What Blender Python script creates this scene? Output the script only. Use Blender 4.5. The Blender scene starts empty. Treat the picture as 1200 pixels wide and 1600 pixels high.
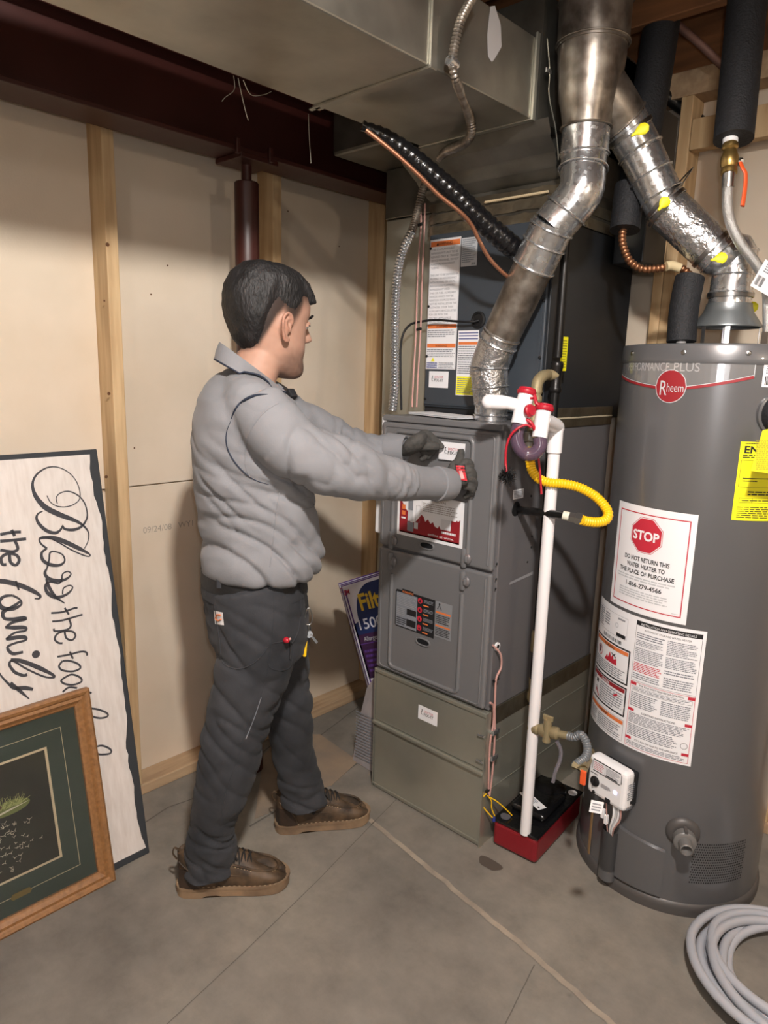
import bpy, bmesh, math, random
import numpy as np
from mathutils import Vector, Matrix, noise
R = math.radians
random.seed(7)
# ------------------------------------------------------------------ camera
CAM_H, FPX = 1.45, 1097.35
YAW, PITCH, ROLL = R(42.9), R(-11.39), R(1.607)
_f = Vector((-math.sin(YAW)*math.cos(PITCH), math.cos(YAW)*math.cos(PITCH), math.sin(PITCH)))
_r0 = Vector((math.cos(YAW), math.sin(YAW), 0)); _u0 = _r0.cross(_f)
_r = _r0*math.cos(ROLL) + _u0*math.sin(ROLL); _u = -_r0*math.sin(ROLL) + _u0*math.cos(ROLL)
ORG = Vector((0, 0, CAM_H))
sc = bpy.context.scene
COL = sc.collection
cd = bpy.data.cameras.new('camera'); cam = bpy.data.objects.new('camera', cd); COL.objects.link(cam)
cam.matrix_world = Matrix(((_r.x, _u.x, -_f.x, 0), (_r.y, _u.y, -_f.y, 0), (_r.z, _u.z, -_f.z, CAM_H), (0, 0, 0, 1)))
cd.sensor_fit = 'VERTICAL'; cd.sensor_height = 32; cd.lens = FPX/1600*32; cd.clip_start = 0.02
sc.camera = cam
# ------------------------------------------------------------------ world, lamps, exposure
wd = bpy.data.worlds.new('world'); sc.world = wd; wd.use_nodes = True
wd.node_tree.nodes['Background'].inputs[0].default_value = (0.55, 0.5, 0.45, 1)
wd.node_tree.nodes['Background'].inputs[1].default_value = 0.10
def lamp(name, loc, power, col, radius):
    l = bpy.data.lights.new(name, 'POINT'); l.energy = power; l.color = col; l.shadow_soft_size = radius
    o = bpy.data.objects.new(name, l); o.location = loc; COL.objects.link(o); return o
lamp('ceiling_bulb', (0.03, 0.22, 2.45), 62, (1, .96, .91), .06)
lamp('far_bulb', (1.55, 0.62, 2.02), 7, (1, .84, .66), .04)
lamp('rear_fill', (1.2, -2.3, 2.36), 13, (1, .96, .92), .05)  # added fill behind the camera to lift metal reflections, not a known bulb
lamp('phone_flash', (0.03, 0.0, 1.50), 4.5, (1, .99, 1), .012)
sc.view_settings.view_transform = 'Standard'; sc.view_settings.look = 'None'
sc.view_settings.exposure = 2.0; sc.view_settings.gamma = 1; sc.view_settings.use_curve_mapping = False
# ------------------------------------------------------------------ measuring helpers (a sight line meets a real plane)
def ray(x, y): return _r*((x-600)/FPX) - _u*((y-800)/FPX) + _f
def on(x, y, ax, v):
    d = ray(x, y); i = 'xyz'.index(ax); return ORG + d*((v-ORG[i])/d[i])
def PX(x, y, v): return on(x, y, 'x', v)
def PY(x, y, v): return on(x, y, 'y', v)
def PZ(x, y, v): return on(x, y, 'z', v)
def K(x, y, d): return ORG + ray(x, y)*d
def dep(p): return (Vector(p)-ORG).dot(_f)
def trace(pts, d0, d1):
    n = len(pts)-1; return [K(x, y, d0+(d1-d0)*i/n) for i, (x, y) in enumerate(pts)]
# ------------------------------------------------------------------ materials
def lin(c):
    if isinstance(c, str): c = tuple(int(c[i:i+2], 16)/255 for i in (0, 2, 4))
    return tuple(((v/12.92) if v <= .04045 else ((v+.055)/1.055)**2.4) for v in c)
MATS = {}
def mat(name, col, rough=.5, metal=0, col2=None, scale=8, bump=0, bscale=60, detail=4, tex='noise', spec=.5,
        emit=0, trans=0, coat=0, contrast=(.35, .65), stretch=(1, 1, 1), rvar=0, alpha=1, bdist=.002):
    if name in MATS: return MATS[name]
    m = bpy.data.materials.new(name); m.use_nodes = True; nt = m.node_tree; N = nt.nodes; L = nt.links
    b = N['Principled BSDF']; c = lin(col)
    b.inputs['Base Color'].default_value = (*c, 1); b.inputs['Roughness'].default_value = rough
    b.inputs['Metallic'].default_value = metal; b.inputs['Specular IOR Level'].default_value = spec
    b.inputs['Coat Weight'].default_value = coat
    if trans: b.inputs['Transmission Weight'].default_value = trans
    if alpha < 1: b.inputs['Alpha'].default_value = alpha
    if emit: b.inputs['Emission Color'].default_value = (*c, 1); b.inputs['Emission Strength'].default_value = emit
    if col2 or bump or rvar:
        tc = N.new('ShaderNodeTexCoord'); mp = N.new('ShaderNodeMapping'); mp.inputs['Scale'].default_value = stretch
        L.new(tc.outputs['Object'], mp.inputs[0])
    if col2 or rvar:
        if tex == 'voronoi':
            t = N.new('ShaderNodeTexVoronoi'); t.inputs['Scale'].default_value = scale; out = t.outputs['Color']
        else:
            t = N.new('ShaderNodeTexNoise'); t.inputs['Scale'].default_value = scale; t.inputs['Detail'].default_value = detail
            out = t.outputs['Fac']
        L.new(mp.outputs[0], t.inputs['Vector'])
        rp = N.new('ShaderNodeValToRGB'); L.new(out, rp.inputs[0])
        rp.color_ramp.elements[0].position = contrast[0]; rp.color_ramp.elements[1].position = contrast[1]
        if col2:
            rp.color_ramp.elements[0].color = (*c, 1); rp.color_ramp.elements[1].color = (*lin(col2), 1)
            L.new(rp.outputs[0], b.inputs['Base Color'])
        if rvar:
            mr = N.new('ShaderNodeMapRange'); L.new(out, mr.inputs[0])
            mr.inputs[3].default_value = max(.03, rough-rvar); mr.inputs[4].default_value = min(1, rough+rvar)
            L.new(mr.outputs[0], b.inputs['Roughness'])
    if bump:
        t2 = N.new('ShaderNodeTexNoise'); t2.inputs['Scale'].default_value = bscale; t2.inputs['Detail'].default_value = 3
        L.new(mp.outputs[0], t2.inputs['Vector'])
        bp = N.new('ShaderNodeBump'); bp.inputs['Strength'].default_value = bump; bp.inputs['Distance'].default_value = bdist
        L.new(t2.outputs['Fac'], bp.inputs['Height']); L.new(bp.outputs[0], b.inputs['Normal'])
    MATS[name] = m; return m
M = dict(
 drywall=mat('drywall', 'cabba7', .9, col2='d4c6b4', scale=3, bump=.15, bscale=180),
 stud=mat('stud_pine', 'b0916a', .7, col2='c9ac84', scale=5, stretch=(8, 8, .7), bump=.2, bscale=30),
 plate=mat('plate_pine', '9c8064', .75, col2='b59a7a', scale=5, stretch=(8, .7, 8), bump=.2, bscale=30),
 joist=mat('joist_wood', '66442b', .8, col2='8a5c39', scale=4, stretch=(.7, 8, 6), bump=.2, bscale=30),
 osb=mat('subfloor', '6b4a30', .85, col2='94683f', scale=14),
 knot=mat('wood_knot', '5a3a22', .8),
 beam=mat('beam_paint', '34140f', .45, col2='401a15', scale=5, bump=.1, bscale=40, rvar=.12),
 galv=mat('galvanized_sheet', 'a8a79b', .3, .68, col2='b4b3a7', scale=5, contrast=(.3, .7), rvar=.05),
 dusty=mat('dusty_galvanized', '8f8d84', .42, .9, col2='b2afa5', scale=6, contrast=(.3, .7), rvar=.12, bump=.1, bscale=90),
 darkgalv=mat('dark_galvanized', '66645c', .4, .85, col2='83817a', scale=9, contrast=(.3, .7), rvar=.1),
 bright=mat('bright_galvanized', 'c9cbce', .24, .92, col2='dcdee0', scale=110, tex='voronoi', contrast=(.1, .9), rvar=.07, bump=.03, bscale=60),
 crinkle=mat('crinkled_foil', 'c9cacc', .25, .92, bump=1, bscale=60, bdist=.006),
 stack=mat('weathered_vent', '787068', .36, .9, col2='aca59c', scale=22, rvar=.12, bump=.12, bscale=110),
 foiltape=mat('foil_tape', '8d8676', .3, .9, bump=.7, bscale=30, bdist=.004, col2='a39c8a', scale=20),
 furnace=mat('furnace_grey', '727274', .34, .15, bump=.06, bscale=300, rvar=.05),
 furnside=mat('furnace_side_grey', '6a686a', .35, .15, bump=.05, bscale=300),
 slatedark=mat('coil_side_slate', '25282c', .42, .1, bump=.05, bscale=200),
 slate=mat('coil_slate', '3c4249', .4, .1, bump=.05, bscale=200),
 heater=mat('heater_grey', '606062', .3, .25, coat=.35, bump=.03, bscale=120, bdist=.001),
 heaterd=mat('heater_dark', '4d4a49', .45, .1),
 black=mat('black_rubber', '0d0d0f', .6, bump=.2, bscale=150),
 foam=mat('black_foam', '0e0f12', .7, bump=.8, bscale=230, col2='1a1b20', scale=130, bdist=.003),
 blackpipe=mat('black_iron', '1c1b1b', .35, .4, bump=.25, bscale=60, rvar=.1),
 gloss=mat('black_gloss', '101012', .22, bump=.5, bscale=45, bdist=.005),
 copper=mat('copper', 'a8765c', .4, .8, bump=.1, bscale=80),
 copperflex=mat('copper_flex', '9c6f52', .4, .9),
 steel=mat('steel', 'a8a8a8', .28, 1, bump=.1, bscale=120),
 braid=mat('braided_steel', 'bcbcba', .35, .8, bump=1, bscale=500, bdist=.002),
 brass=mat('brass', 'a88c55', .35, .9, bump=.2, bscale=80, rvar=.1),
 dbrass=mat('dusty_brass', '9a8c6c', .6, .5, bump=.3, bscale=80),
 white=mat('white_plastic', 'e8e8ea', .35), pvc=mat('pvc_white', 'e4e2e4', .35, bump=.03),
 paper=mat('paper_white', 'e3e3e6', .45), gpaper=mat('paper_grey', 'b9bcc0', .5),
 redcap=mat('red_rubber', 'a81b2c', .4), pumpred=mat('pump_red', '7d1620', .4, bump=.1, bscale=60, rvar=.1),
 clear=mat('clear_tube', 'd9d3df', .1, trans=.85, spec=.5), utube=mat('purple_tinted_tube', '5d4a5c', .15, alpha=.75),
 yellow=mat('yellow_flex', 'eebd17', .38), tagyellow=mat('tag_yellow', 'e6df1c', .5),
 label_y=mat('label_yellow', 'e8e31e', .5), label_or=mat('label_orange', 'd9763f', .5),
 ink=mat('ink_black', '17171a', .6), inkg=mat('ink_grey', '7c8088', .6), inkr=mat('ink_red', 'b8283a', .5),
 inkdr=mat('ink_dark_red', '8d1f27', .5), orange=mat('orange_handle', 'e25a2b', .4),
 blue=mat('wire_nut_blue', '27357f', .4), pink=mat('pink_cable', 'b98f88', .5), grayflex=mat('grey_flex', '6f7377', .4, .2),
 hose=mat('grey_hose', 'a2a4ab', .38, bump=.05, bscale=100),
 shirt=None, trousers=None)
def weave(name, col, col2, sc_, br):
    m = mat(name, col, .85, col2=col2, scale=6, bump=.35, bscale=420, spec=.25, bdist=.0012)
    m.node_tree.nodes['Principled BSDF'].inputs['Sheen Weight'].default_value = br; return m
M['shirt'] = weave('shirt_cloth', '77787c', '838488', 6, .08)
M['trousers'] = weave('trouser_cloth', '25272b', '3b3c40', 3, .04)
# concrete floor: mottling, stains, hairline darkening
def concrete():
    m = bpy.data.materials.new('concrete'); m.use_nodes = True; nt = m.node_tree; N = nt.nodes; L = nt.links; b = N['Principled BSDF']
    tc = N.new('ShaderNodeTexCoord')
    def nz(s, d, ro=.6):
        t = N.new('ShaderNodeTexNoise'); t.inputs['Scale'].default_value = s; t.inputs['Detail'].default_value = d
        t.inputs['Roughness'].default_value = ro; L.new(tc.outputs['Object'], t.inputs['Vector']); return t
    def ramp(src, *st):
        r = N.new('ShaderNodeValToRGB'); L.new(src, r.inputs[0]); e = r.color_ramp.elements
        while len(e) < len(st): e.new(.5)
        for i, (p, c) in enumerate(st): e[i].position = p; e[i].color = (*lin(c), 1)
        return r
    a = ramp(nz(1.6, 6).outputs['Fac'], (.3, '736e67'), (.5, '8a847b'), (.72, '9e9689'))
    s = ramp(nz(7, 8, .7).outputs['Fac'], (.28, '858585'), (.5, 'c4c4c4'), (.75, 'ececec'))
    mx = N.new('ShaderNodeMix'); mx.data_type = 'RGBA'; mx.blend_type = 'MULTIPLY'; mx.inputs[0].default_value = .6
    L.new(a.outputs[0], mx.inputs[6]); L.new(s.outputs[0], mx.inputs[7])
    v = N.new('ShaderNodeTexVoronoi'); v.inputs['Scale'].default_value = 5.5; L.new(tc.outputs['Object'], v.inputs['Vector'])
    sp = ramp(v.outputs['Distance'], (.0, '8a8a8a'), (.055, 'ffffff'), (1, 'ffffff'))
    m2 = N.new('ShaderNodeMix'); m2.data_type = 'RGBA'; m2.blend_type = 'MULTIPLY'; m2.inputs[0].default_value = .45
    L.new(mx.outputs[2], m2.inputs[6]); L.new(sp.outputs[0], m2.inputs[7])
    L.new(m2.outputs[2], b.inputs['Base Color'])
    rr = N.new('ShaderNodeMapRange'); L.new(nz(3, 4).outputs['Fac'], rr.inputs[0]); rr.inputs[3].default_value = .5; rr.inputs[4].default_value = .85
    L.new(rr.outputs[0], b.inputs['Roughness'])
    bp = N.new('ShaderNodeBump'); bp.inputs['Strength'].default_value = .25; bp.inputs['Distance'].default_value = .003
    L.new(nz(60, 6).outputs['Fac'], bp.inputs['Height']); L.new(bp.outputs[0], b.inputs['Normal'])
    return m
M['concrete'] = concrete()
M['joint'] = mat('joint_filler', '9a8f80', .9, col2='867c70', scale=20, bump=.5, bscale=50)
M['crack'] = mat('crack_dark', '5f5a53', .95)
M['slabtan'] = mat('slab_tan', '8f7d69', .85, col2='7f7265', scale=9, bump=.3, bscale=60)
# ------------------------------------------------------------------ mesh builder
class MB:
    def __init__(s): s.v = []; s.f = []; s.m = []; s.mats = []; s.sm = []
    def mi(s, m):
        m = M[m] if isinstance(m, str) else m
        if m not in s.mats: s.mats.append(m)
        return s.mats.index(m)
    def add(s, vs, fs, m='white', smooth=False):
        b = len(s.v); s.v += [tuple(v) for v in vs]; k = s.mi(m)
        for f in fs: s.f.append(tuple(i+b for i in f)); s.m.append(k); s.sm.append(smooth)
        return s
    def box(s, lo, hi, m='white', mtx=None):
        x0, y0, z0 = lo; x1, y1, z1 = hi
        vs = [Vector(p) for p in ((x0, y0, z0), (x1, y0, z0), (x1, y1, z0), (x0, y1, z0), (x0, y0, z1), (x1, y0, z1), (x1, y1, z1), (x0, y1, z1))]
        if mtx: vs = [mtx @ v for v in vs]
        return s.add(vs, [(0, 3, 2, 1), (4, 5, 6, 7), (0, 1, 5, 4), (1, 2, 6, 5), (2, 3, 7, 6), (3, 0, 4, 7)], m)
    def rbox(s, lo, hi, r=.006, m='white', mtx=None, seg=2):
        bm = bmesh.new(); bmesh.ops.create_cube(bm, size=1)
        c = (Vector(lo)+Vector(hi))/2; d = Vector(hi)-Vector(lo)
        for v in bm.verts: v.co = Vector((v.co.x*d.x+c.x, v.co.y*d.y+c.y, v.co.z*d.z+c.z))
        bmesh.ops.bevel(bm, geom=bm.edges[:]+bm.verts[:], offset=min(r, min(abs(q) for q in d)*.49), segments=seg, affect='EDGES', profile=.5)
        vs = [mtx @ v.co if mtx else v.co.copy() for v in bm.verts]; bm.verts.index_update()
        s.add(vs, [tuple(v.index for v in f.verts) for f in bm.faces], m); bm.free(); return s
    def prism(s, poly, h0, h1, fn, m='white'):   # poly list of (u,v); fn(u,v,h)->point
        n = len(poly); vs = [fn(u, v, h0) for u, v in poly]+[fn(u, v, h1) for u, v in poly]
        fs = [tuple(range(n-1, -1, -1)), tuple(range(n, 2*n))]+[(i, (i+1) % n, n+(i+1) % n, n+i) for i in range(n)]
        return s.add(vs, fs, m)
    def rings(s, rings, m='white', cap=True, smooth=True, closed=False):
        n = len(rings[0]); vs = [p for r in rings for p in r]; fs = []
        k = len(rings)
        for i in range(k if closed else k-1):
            a = i*n; b = ((i+1) % k)*n
            fs += [(a+j, a+(j+1) % n, b+(j+1) % n, b+j) for j in range(n)]
        if cap and not closed: fs += [tuple(range(n-1, -1, -1)), tuple(range((k-1)*n, k*n))]
        return s.add(vs, fs, m, smooth)
    def tube(s, path, r, m='white', n=12, sub=0, cap=True, corr=None, closed=False, flat=None):
        P = [Vector(p) for p in path]
        if sub: P, r = smooth_path(P, r, sub, closed)
        if corr:                         # corrugation: (pitch, amplitude)
            P, r = resample(P, r, corr[0]/4); r = [q+corr[1]*(1, .35, -1, .35)[i % 4] for i, q in enumerate(r)]
        if not isinstance(r, (list, tuple)): r = [r]*len(P)
        rr = []; T0 = None; U = None; k = len(P)
        for i, p in enumerate(P):
            t = (P[(i+1) % k]-P[i-1]) if closed else (P[min(i+1, k-1)]-P[max(i-1, 0)])
            t = t.normalized() if t.length > 1e-9 else T0
            if U is None:
                U = Vector((0, 0, 1)).cross(t)
                if U.length < .1: U = Vector((1, 0, 0)).cross(t)
                U.normalize()
            else: U = (U - t*U.dot(t)).normalized()
            V = t.cross(U); T0 = t; q = r[i]
            fl = flat if flat else 1
            rr.append([p+U*(q*math.cos(a))+V*(q*fl*math.sin(a)) for a in (2*math.pi*j/n for j in range(n))])
        return s.rings(rr, m, cap, True, closed)
    def lathe(s, c, axis, prof, m='white', n=32, cap=True):   # prof: (distance along axis, radius)
        ax = Vector(axis).normalized(); U = ax.orthogonal().normalized(); V = ax.cross(U); c = Vector(c)
        return s.rings([[c+ax*h+U*(r*math.cos(a))+V*(r*math.sin(a)) for a in (2*math.pi*j/n for j in range(n))] for h, r in prof], m, cap)
    def hexnut(s, c, axis, h, r, m): return s.lathe(c, axis, [(-h/2, r*.9), (-h/2, r), (h/2, r), (h/2, r*.9)], m, 6)
    def ell(s, c, rx, ry, rz, m='white', rot=None, n=16):
        vs = []; fs = []; c = Vector(c)
        for i in range(n//2+1):
            a = math.pi*i/(n//2)
            for j in range(n):
                b = 2*math.pi*j/n; p = Vector((rx*math.sin(a)*math.cos(b), ry*math.sin(a)*math.sin(b), rz*math.cos(a)))
                vs.append(c+(rot @ p if rot else p))
        for i in range(n//2):
            fs += [(i*n+j, (i+1)*n+j, (i+1)*n+(j+1) % n, i*n+(j+1) % n) for j in range(n)]
        return s.add(vs, fs, m, True)
    def mesh(s, name):
        me = bpy.data.meshes.new(name); me.from_pydata(s.v, [], s.f)
        for m in s.mats: me.materials.append(m)
        me.polygons.foreach_set('material_index', s.m); me.polygons.foreach_set('use_smooth', s.sm); me.update(); return me
    def build(s, name, parent=None, bevel=0, autosmooth=True, recalc=True):
        me = s.mesh(name)
        if recalc:
            bm = bmesh.new(); bm.from_mesh(me); bmesh.ops.remove_doubles(bm, verts=bm.verts, dist=1e-6)
            bmesh.ops.recalc_face_normals(bm, faces=bm.faces); bm.to_mesh(me); bm.free()
        if autosmooth and any(s.sm):
            me.set_sharp_from_angle(angle=R(42))
        o = bpy.data.objects.new(name, me); COL.objects.link(o)
        if parent: o.parent = parent
        if bevel:
            b = o.modifiers.new('bevel', 'BEVEL'); b.width = bevel; b.segments = 2; b.limit_method = 'ANGLE'; b.angle_limit = R(40)
        return o
def smooth_path(P, r, sub, closed=False):
    out = []; ro = []; n = len(P); rr = r if isinstance(r, (list, tuple)) else [r]*n
    for i in range(n if closed else n-1):
        g = lambda k: P[k % n] if closed else P[max(0, min(n-1, k))]
        h = lambda k: rr[k % n] if closed else rr[max(0, min(n-1, k))]
        p0, p1, p2, p3 = g(i-1), g(i), g(i+1), g(i+2)
        for s_ in range(sub):
            t = s_/sub
            out.append(.5*((2*p1)+(p2-p0)*t+(2*p0-5*p1+4*p2-p3)*t*t+(3*p1-p0-3*p2+p3)*t**3)); ro.append(h(i)+(h(i+1)-h(i))*(t*t*(3-2*t)))
    if not closed: out.append(P[-1]); ro.append(rr[-1])
    return out, ro
def resample(P, r, step):
    rr = r if isinstance(r, (list, tuple)) else [r]*len(P)
    d = [0]
    for a, b in zip(P, P[1:]): d.append(d[-1]+(b-a).length)
    n = max(2, int(d[-1]/step)); out = []; ro = []; k = 0
    for i in range(n+1):
        t = d[-1]*i/n
        while k < len(P)-2 and d[k+1] < t: k += 1
        q = (t-d[k])/max(1e-9, d[k+1]-d[k]); out.append(P[k].lerp(P[k+1], q)); ro.append(rr[k]*(1-q)+rr[k+1]*q)
    return out, ro
def tag(o, label, cat, group=None):
    o['label'] = label; o['category'] = cat
    if group: o['group'] = group
    return o
def struct(o): o['kind'] = 'structure'; return o
def empty(name, loc=(0, 0, 0)):
    o = bpy.data.objects.new(name, None); o.location = loc; o.empty_display_size = .1; COL.objects.link(o); return o
def adopt(root, *kids):           # parent without moving
    for k in kids: k.parent = root; k.matrix_parent_inverse = Matrix.Translation(root.location).inverted()
    return root
# ------------------------------------------------------------------ flat print on a surface
_tc = {}
def text_geo(t, bold=0, shear=0):
    k = (t, bold, shear)
    if k not in _tc:
        c = bpy.data.curves.new('t', 'FONT'); c.body = t; c.size = 1; c.offset = bold; c.shear = shear; c.resolution_u = 3
        o = bpy.data.objects.new('t', c); COL.objects.link(o); bpy.context.view_layer.update()
        me = bpy.data.meshes.new_from_object(o.evaluated_get(bpy.context.evaluated_depsgraph_get()))
        vs = [(v.co.x, v.co.y) for v in me.vertices]; fs = [tuple(p.vertices) for p in me.polygons]
        bpy.data.objects.remove(o); bpy.data.curves.remove(c); bpy.data.meshes.remove(me)
        w = max((v[0] for v in vs), default=1); x0 = min((v[0] for v in vs), default=0)
        h = max((v[1] for v in vs), default=1); _tc[k] = (vs, fs, x0, w, h)
    return _tc[k]
class Decal:
    def __init__(s, fn, curved=False): s.fn = fn; s.b = MB(); s.cv = curved
    def rect(s, u0, v0, u1, v1, m, h=1, n=1):
        hh = .0003*h; vs = []; fs = []
        if s.cv: n = max(n, int(abs(u1-u0)/.008)+1)
        for i in range(n+1):
            u = u0+(u1-u0)*i/n; vs += [s.fn(u, v0, hh), s.fn(u, v1, hh)]
            if i: fs.append((2*i-2, 2*i, 2*i+1, 2*i-1))
        s.b.add(vs, fs, m); return s
    def sheet(s, u0, v0, u1, v1, m='paper', n=1): return s.rect(u0, v0, u1, v1, m, 1, n)
    def frame(s, u0, v0, u1, v1, t, m, h=2, n=1):
        s.rect(u0, v0, u1, v0+t, m, h, n); s.rect(u0, v1-t, u1, v1, m, h, n); s.rect(u0, v0+t, u0+t, v1-t, m, h); s.rect(u1-t, v0+t, u1, v1-t, m, h); return s
    def poly(s, pts, m, h=2):
        if s.cv:                      # convex outline cut into narrow upright strips so that it follows the curve
            ua, ub = min(p[0] for p in pts), max(p[0] for p in pts); n = max(2, int((ub-ua)/.004)); vs = []
            for i in range(n+1):
                u = ua+(ub-ua)*min(.9999, max(.0001, i/n)); y = []
                for (x0, y0), (x1, y1) in zip(pts, pts[1:]+pts[:1]):
                    if (x0-u)*(x1-u) < 0: y.append(y0+(y1-y0)*(u-x0)/(x1-x0))
                if y: vs += [s.fn(u, min(y), .0003*h), s.fn(u, max(y), .0003*h)]
            s.b.add(vs, [(2*i, 2*i+2, 2*i+3, 2*i+1) for i in range(len(vs)//2-1)], m); return s
        s.b.add([s.fn(u, v, .0003*h) for u, v in pts], [tuple(range(len(pts)))], m); return s
    def disc(s, u, v, r, m, h=2, n=20, r2=None):
        a = [2*math.pi*i/n for i in range(n)]
        if r2:
            s.b.add([s.fn(u+q*math.cos(t), v+q*math.sin(t), .0003*h) for t in a for q in (r, r2)], [(2*i, 2*((i+1) % n), 2*((i+1) % n)+1, 2*i+1) for i in range(n)], m)
        else: s.poly([(u+r*math.cos(t), v+r*math.sin(t)) for t in a], m, h)
        return s
    def text(s, t, u, v, size, m='ink', h=3, bold=0, align='c', width=None, shear=0, rot=0):
        vs, fs, x0, w, hh = text_geo(t, bold, shear); k = size; kx = size
        if width: kx = width/(w-x0)
        o = {'c': -(x0+w)/2, 'l': -x0, 'r': -w}[align]; c, q = math.cos(rot), math.sin(rot)
        s.b.add([s.fn(u+(x+o)*kx*c-y*k*q, v+(x+o)*kx*q+y*k*c, .0003*h) for x, y in vs], fs, m); return s
    def lines(s, u0, v0, u1, v1, n, m='inkg', h=3, fill=.5, gap=.12):
        rnd = random.Random(int(abs(u0*9000+v0*7000))+n); dv = (v1-v0)/n
        for i in range(n):
            y = v1-dv*(i+.75); x = u0; end = u1-(u1-u0)*rnd.random()*gap*(3 if i % 4 == 3 else 1)
            while x < end:
                w = (u1-u0)*rnd.uniform(.04, .13); s.rect(x, y, min(x+w, end), y+dv*fill, m, h); x += w+(u1-u0)*.015
        return s
    def barcode(s, u0, v0, u1, v1, m='ink', n=22):
        for i in range(n):
            w = (u1-u0)/n; x = u0+w*i; s.rect(x, v0, x+w*random.choice((.3, .5, .7)), v1, m, 3)
        return s
    def ribbon(s, pts, w, m='ink', h=3, sub=6):
        P, r = smooth_path([Vector((a, b, 0)) for a, b in pts], w if isinstance(w, list) else w, sub) if sub else ([Vector((a, b, 0)) for a, b in pts], w if isinstance(w, list) else [w]*len(pts))
        vs = []; 
        for i, p in enumerate(P):
            t = (P[min(i+1, len(P)-1)]-P[max(i-1, 0)]).normalized(); nrm = Vector((-t.y, t.x, 0))*r[i]/2
            vs += [s.fn((p+nrm).x, (p+nrm).y, .0003*h), s.fn((p-nrm).x, (p-nrm).y, .0003*h)]
        s.b.add(vs, [(2*i, 2*i+1, 2*i+3, 2*i+2) for i in range(len(P)-1)], m); return s
    def build(s, name, parent=None): return s.b.build(name, parent, autosmooth=False, recalc=False)
# ================================================================== SETTING
def plane_box(name, lo, hi, m, parent=None, bevel=0): return MB().box(lo, hi, m).build(name, parent, bevel)
XW, YB = -2.15, 2.46
floor = struct(plane_box('floor', (-2.3, -3.6, -.1), (3.6, 2.7, 0), 'concrete'))
# filled saw cuts, cracks, patched strip by the wall: pieces of the floor
def strip(name, pts, w, m, z=.0015, parent=floor):
    b = MB(); P = [Vector(p) for p in pts]; vs = []
    P2, _ = resample(P, w, .03)
    for i, p in enumerate(P2):
        t = (P2[min(i+1, len(P2)-1)]-P2[max(i-1, 0)]).normalized(); n = Vector((-t.y, t.x, 0)); j = noise.noise(p*22)*w*.35
        for s_ in (-1, 1): q = p+n*(w/2*s_+j); vs.append((q.x, q.y, z))
    b.add(vs, [(2*i, 2*i+1, 2*i+3, 2*i+2) for i in range(len(P2)-1)], m); return b.build(name, parent, recalc=False)
strip('filled_joint', [(-1.42, 1.50, 0), (-1.1, 1.455, 0), (-.715, 1.40, 0), (-.2, 1.30, 0)], .017, 'joint')
strip('floor_crack', [(-1.50, 1.95, 0), (-1.40, 1.50, 0), (-1.33, 1.2, 0), (-1.27, .9, 0), (-1.2, .5, 0)], .0022, 'crack')
strip('floor_crack', [tuple(PZ(835, 1508, 0)), tuple(PZ(812, 1555, 0)), tuple(PZ(785, 1610, 0))], .003, 'crack')
strip('floor_crack', [tuple(PZ(*p, 0)) for p in ((205, 1300), (262, 1262), (340, 1235), (430, 1160), (500, 1150), (560, 1105))], .005, 'crack')
strip('floor_crack', [tuple(PZ(*p, 0)) for p in ((390, 1292), (440, 1262), (500, 1235), (545, 1203), (562, 1190))], .006, 'crack')
pb = MB(); pp = [PZ(*p, 0) for p in ((398, 1280), (412, 1180), (440, 1150), (500, 1148), (560, 1190), (520, 1226), (440, 1262))]
pb.prism([(p.x, p.y) for p in pp], 0, .0025, lambda u, v, h: Vector((u, v, h)), 'slabtan'); pb.build('rough_patch', floor)
st = MB(); c = PZ(765, 1350, 0)
st.add([(c.x+.038*math.cos(a)*(1+.15*math.sin(3*a)), c.y+.026*math.sin(a)*(1+.2*math.cos(2*a)), .0012) for a in [2*math.pi*i/28 for i in range(28)]], [tuple(range(28))], mat('damp_stain', '4f4740', .7)); st.build('damp_spot', floor, recalc=False)
# left wall: drywall sheets seen from the stud side
wl = struct(plane_box('wall_left', (XW-.02, -3.6, 0), (XW-.013, YB, 2.6), 'stud'))
for y0, y1, z0, z1 in ((-3.6, -.2, 0, 2.6), (-.2, 2.46, 0, 1.052), (-.2, 2.46, 1.056, 2.6)):
    plane_box('drywall_sheet', (XW-.013, y0+.001, z0), (XW, y1-.001, z1), 'drywall', wl, .0015)
def stud_x(y): return MB().rbox((XW, y, .038), (XW+.09, y+.038, 2.33), .003, 'stud').build('stud', wl)
for y in (-.21, .396, 1.005, 1.611, 2.17): stud_x(y)
for (px_, py_, r_) in ((168, 382, .006), (170, 615, .005), (166, 745, .005), (163, 470, .003)):
    k = MB(); p = PX(px_, py_, XW+.0905); k.lathe(p, (1, 0, 0), [(0, r_), (.0008, r_*.8)], 'knot', 12); k.build('knot', wl)
MB().rbox((XW, -3.6, 0), (XW+.09, YB, .038), .003, 'plate').build('bottom_plate', wl)
MB().rbox((XW, -3.6, 2.33), (XW+.09, YB, 2.40), .003, 'plate').build('top_plate', wl)
d = Decal(lambda u, v, h: Vector((XW+h, u, v)))
p = PX(262, 825, XW); inkp = mat('faded_ink', '9b9388', .9)
d.text('09/24/08   WY1  72', p.y+.03, p.z-.006, .030, inkp, 1); d.build('date_stamp', wl)
sp = MB()
for q in ((262, 415), (236, 460), (450, 330), (530, 385), (340, 1010), (210, 700)):
    sp.lathe(PX(*q, XW), (1, 0, 0), [(0, .003), (.001, .002)], 'knot', 8)
sp.build('drywall_screw', wl)['kind'] = 'stuff'
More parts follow.
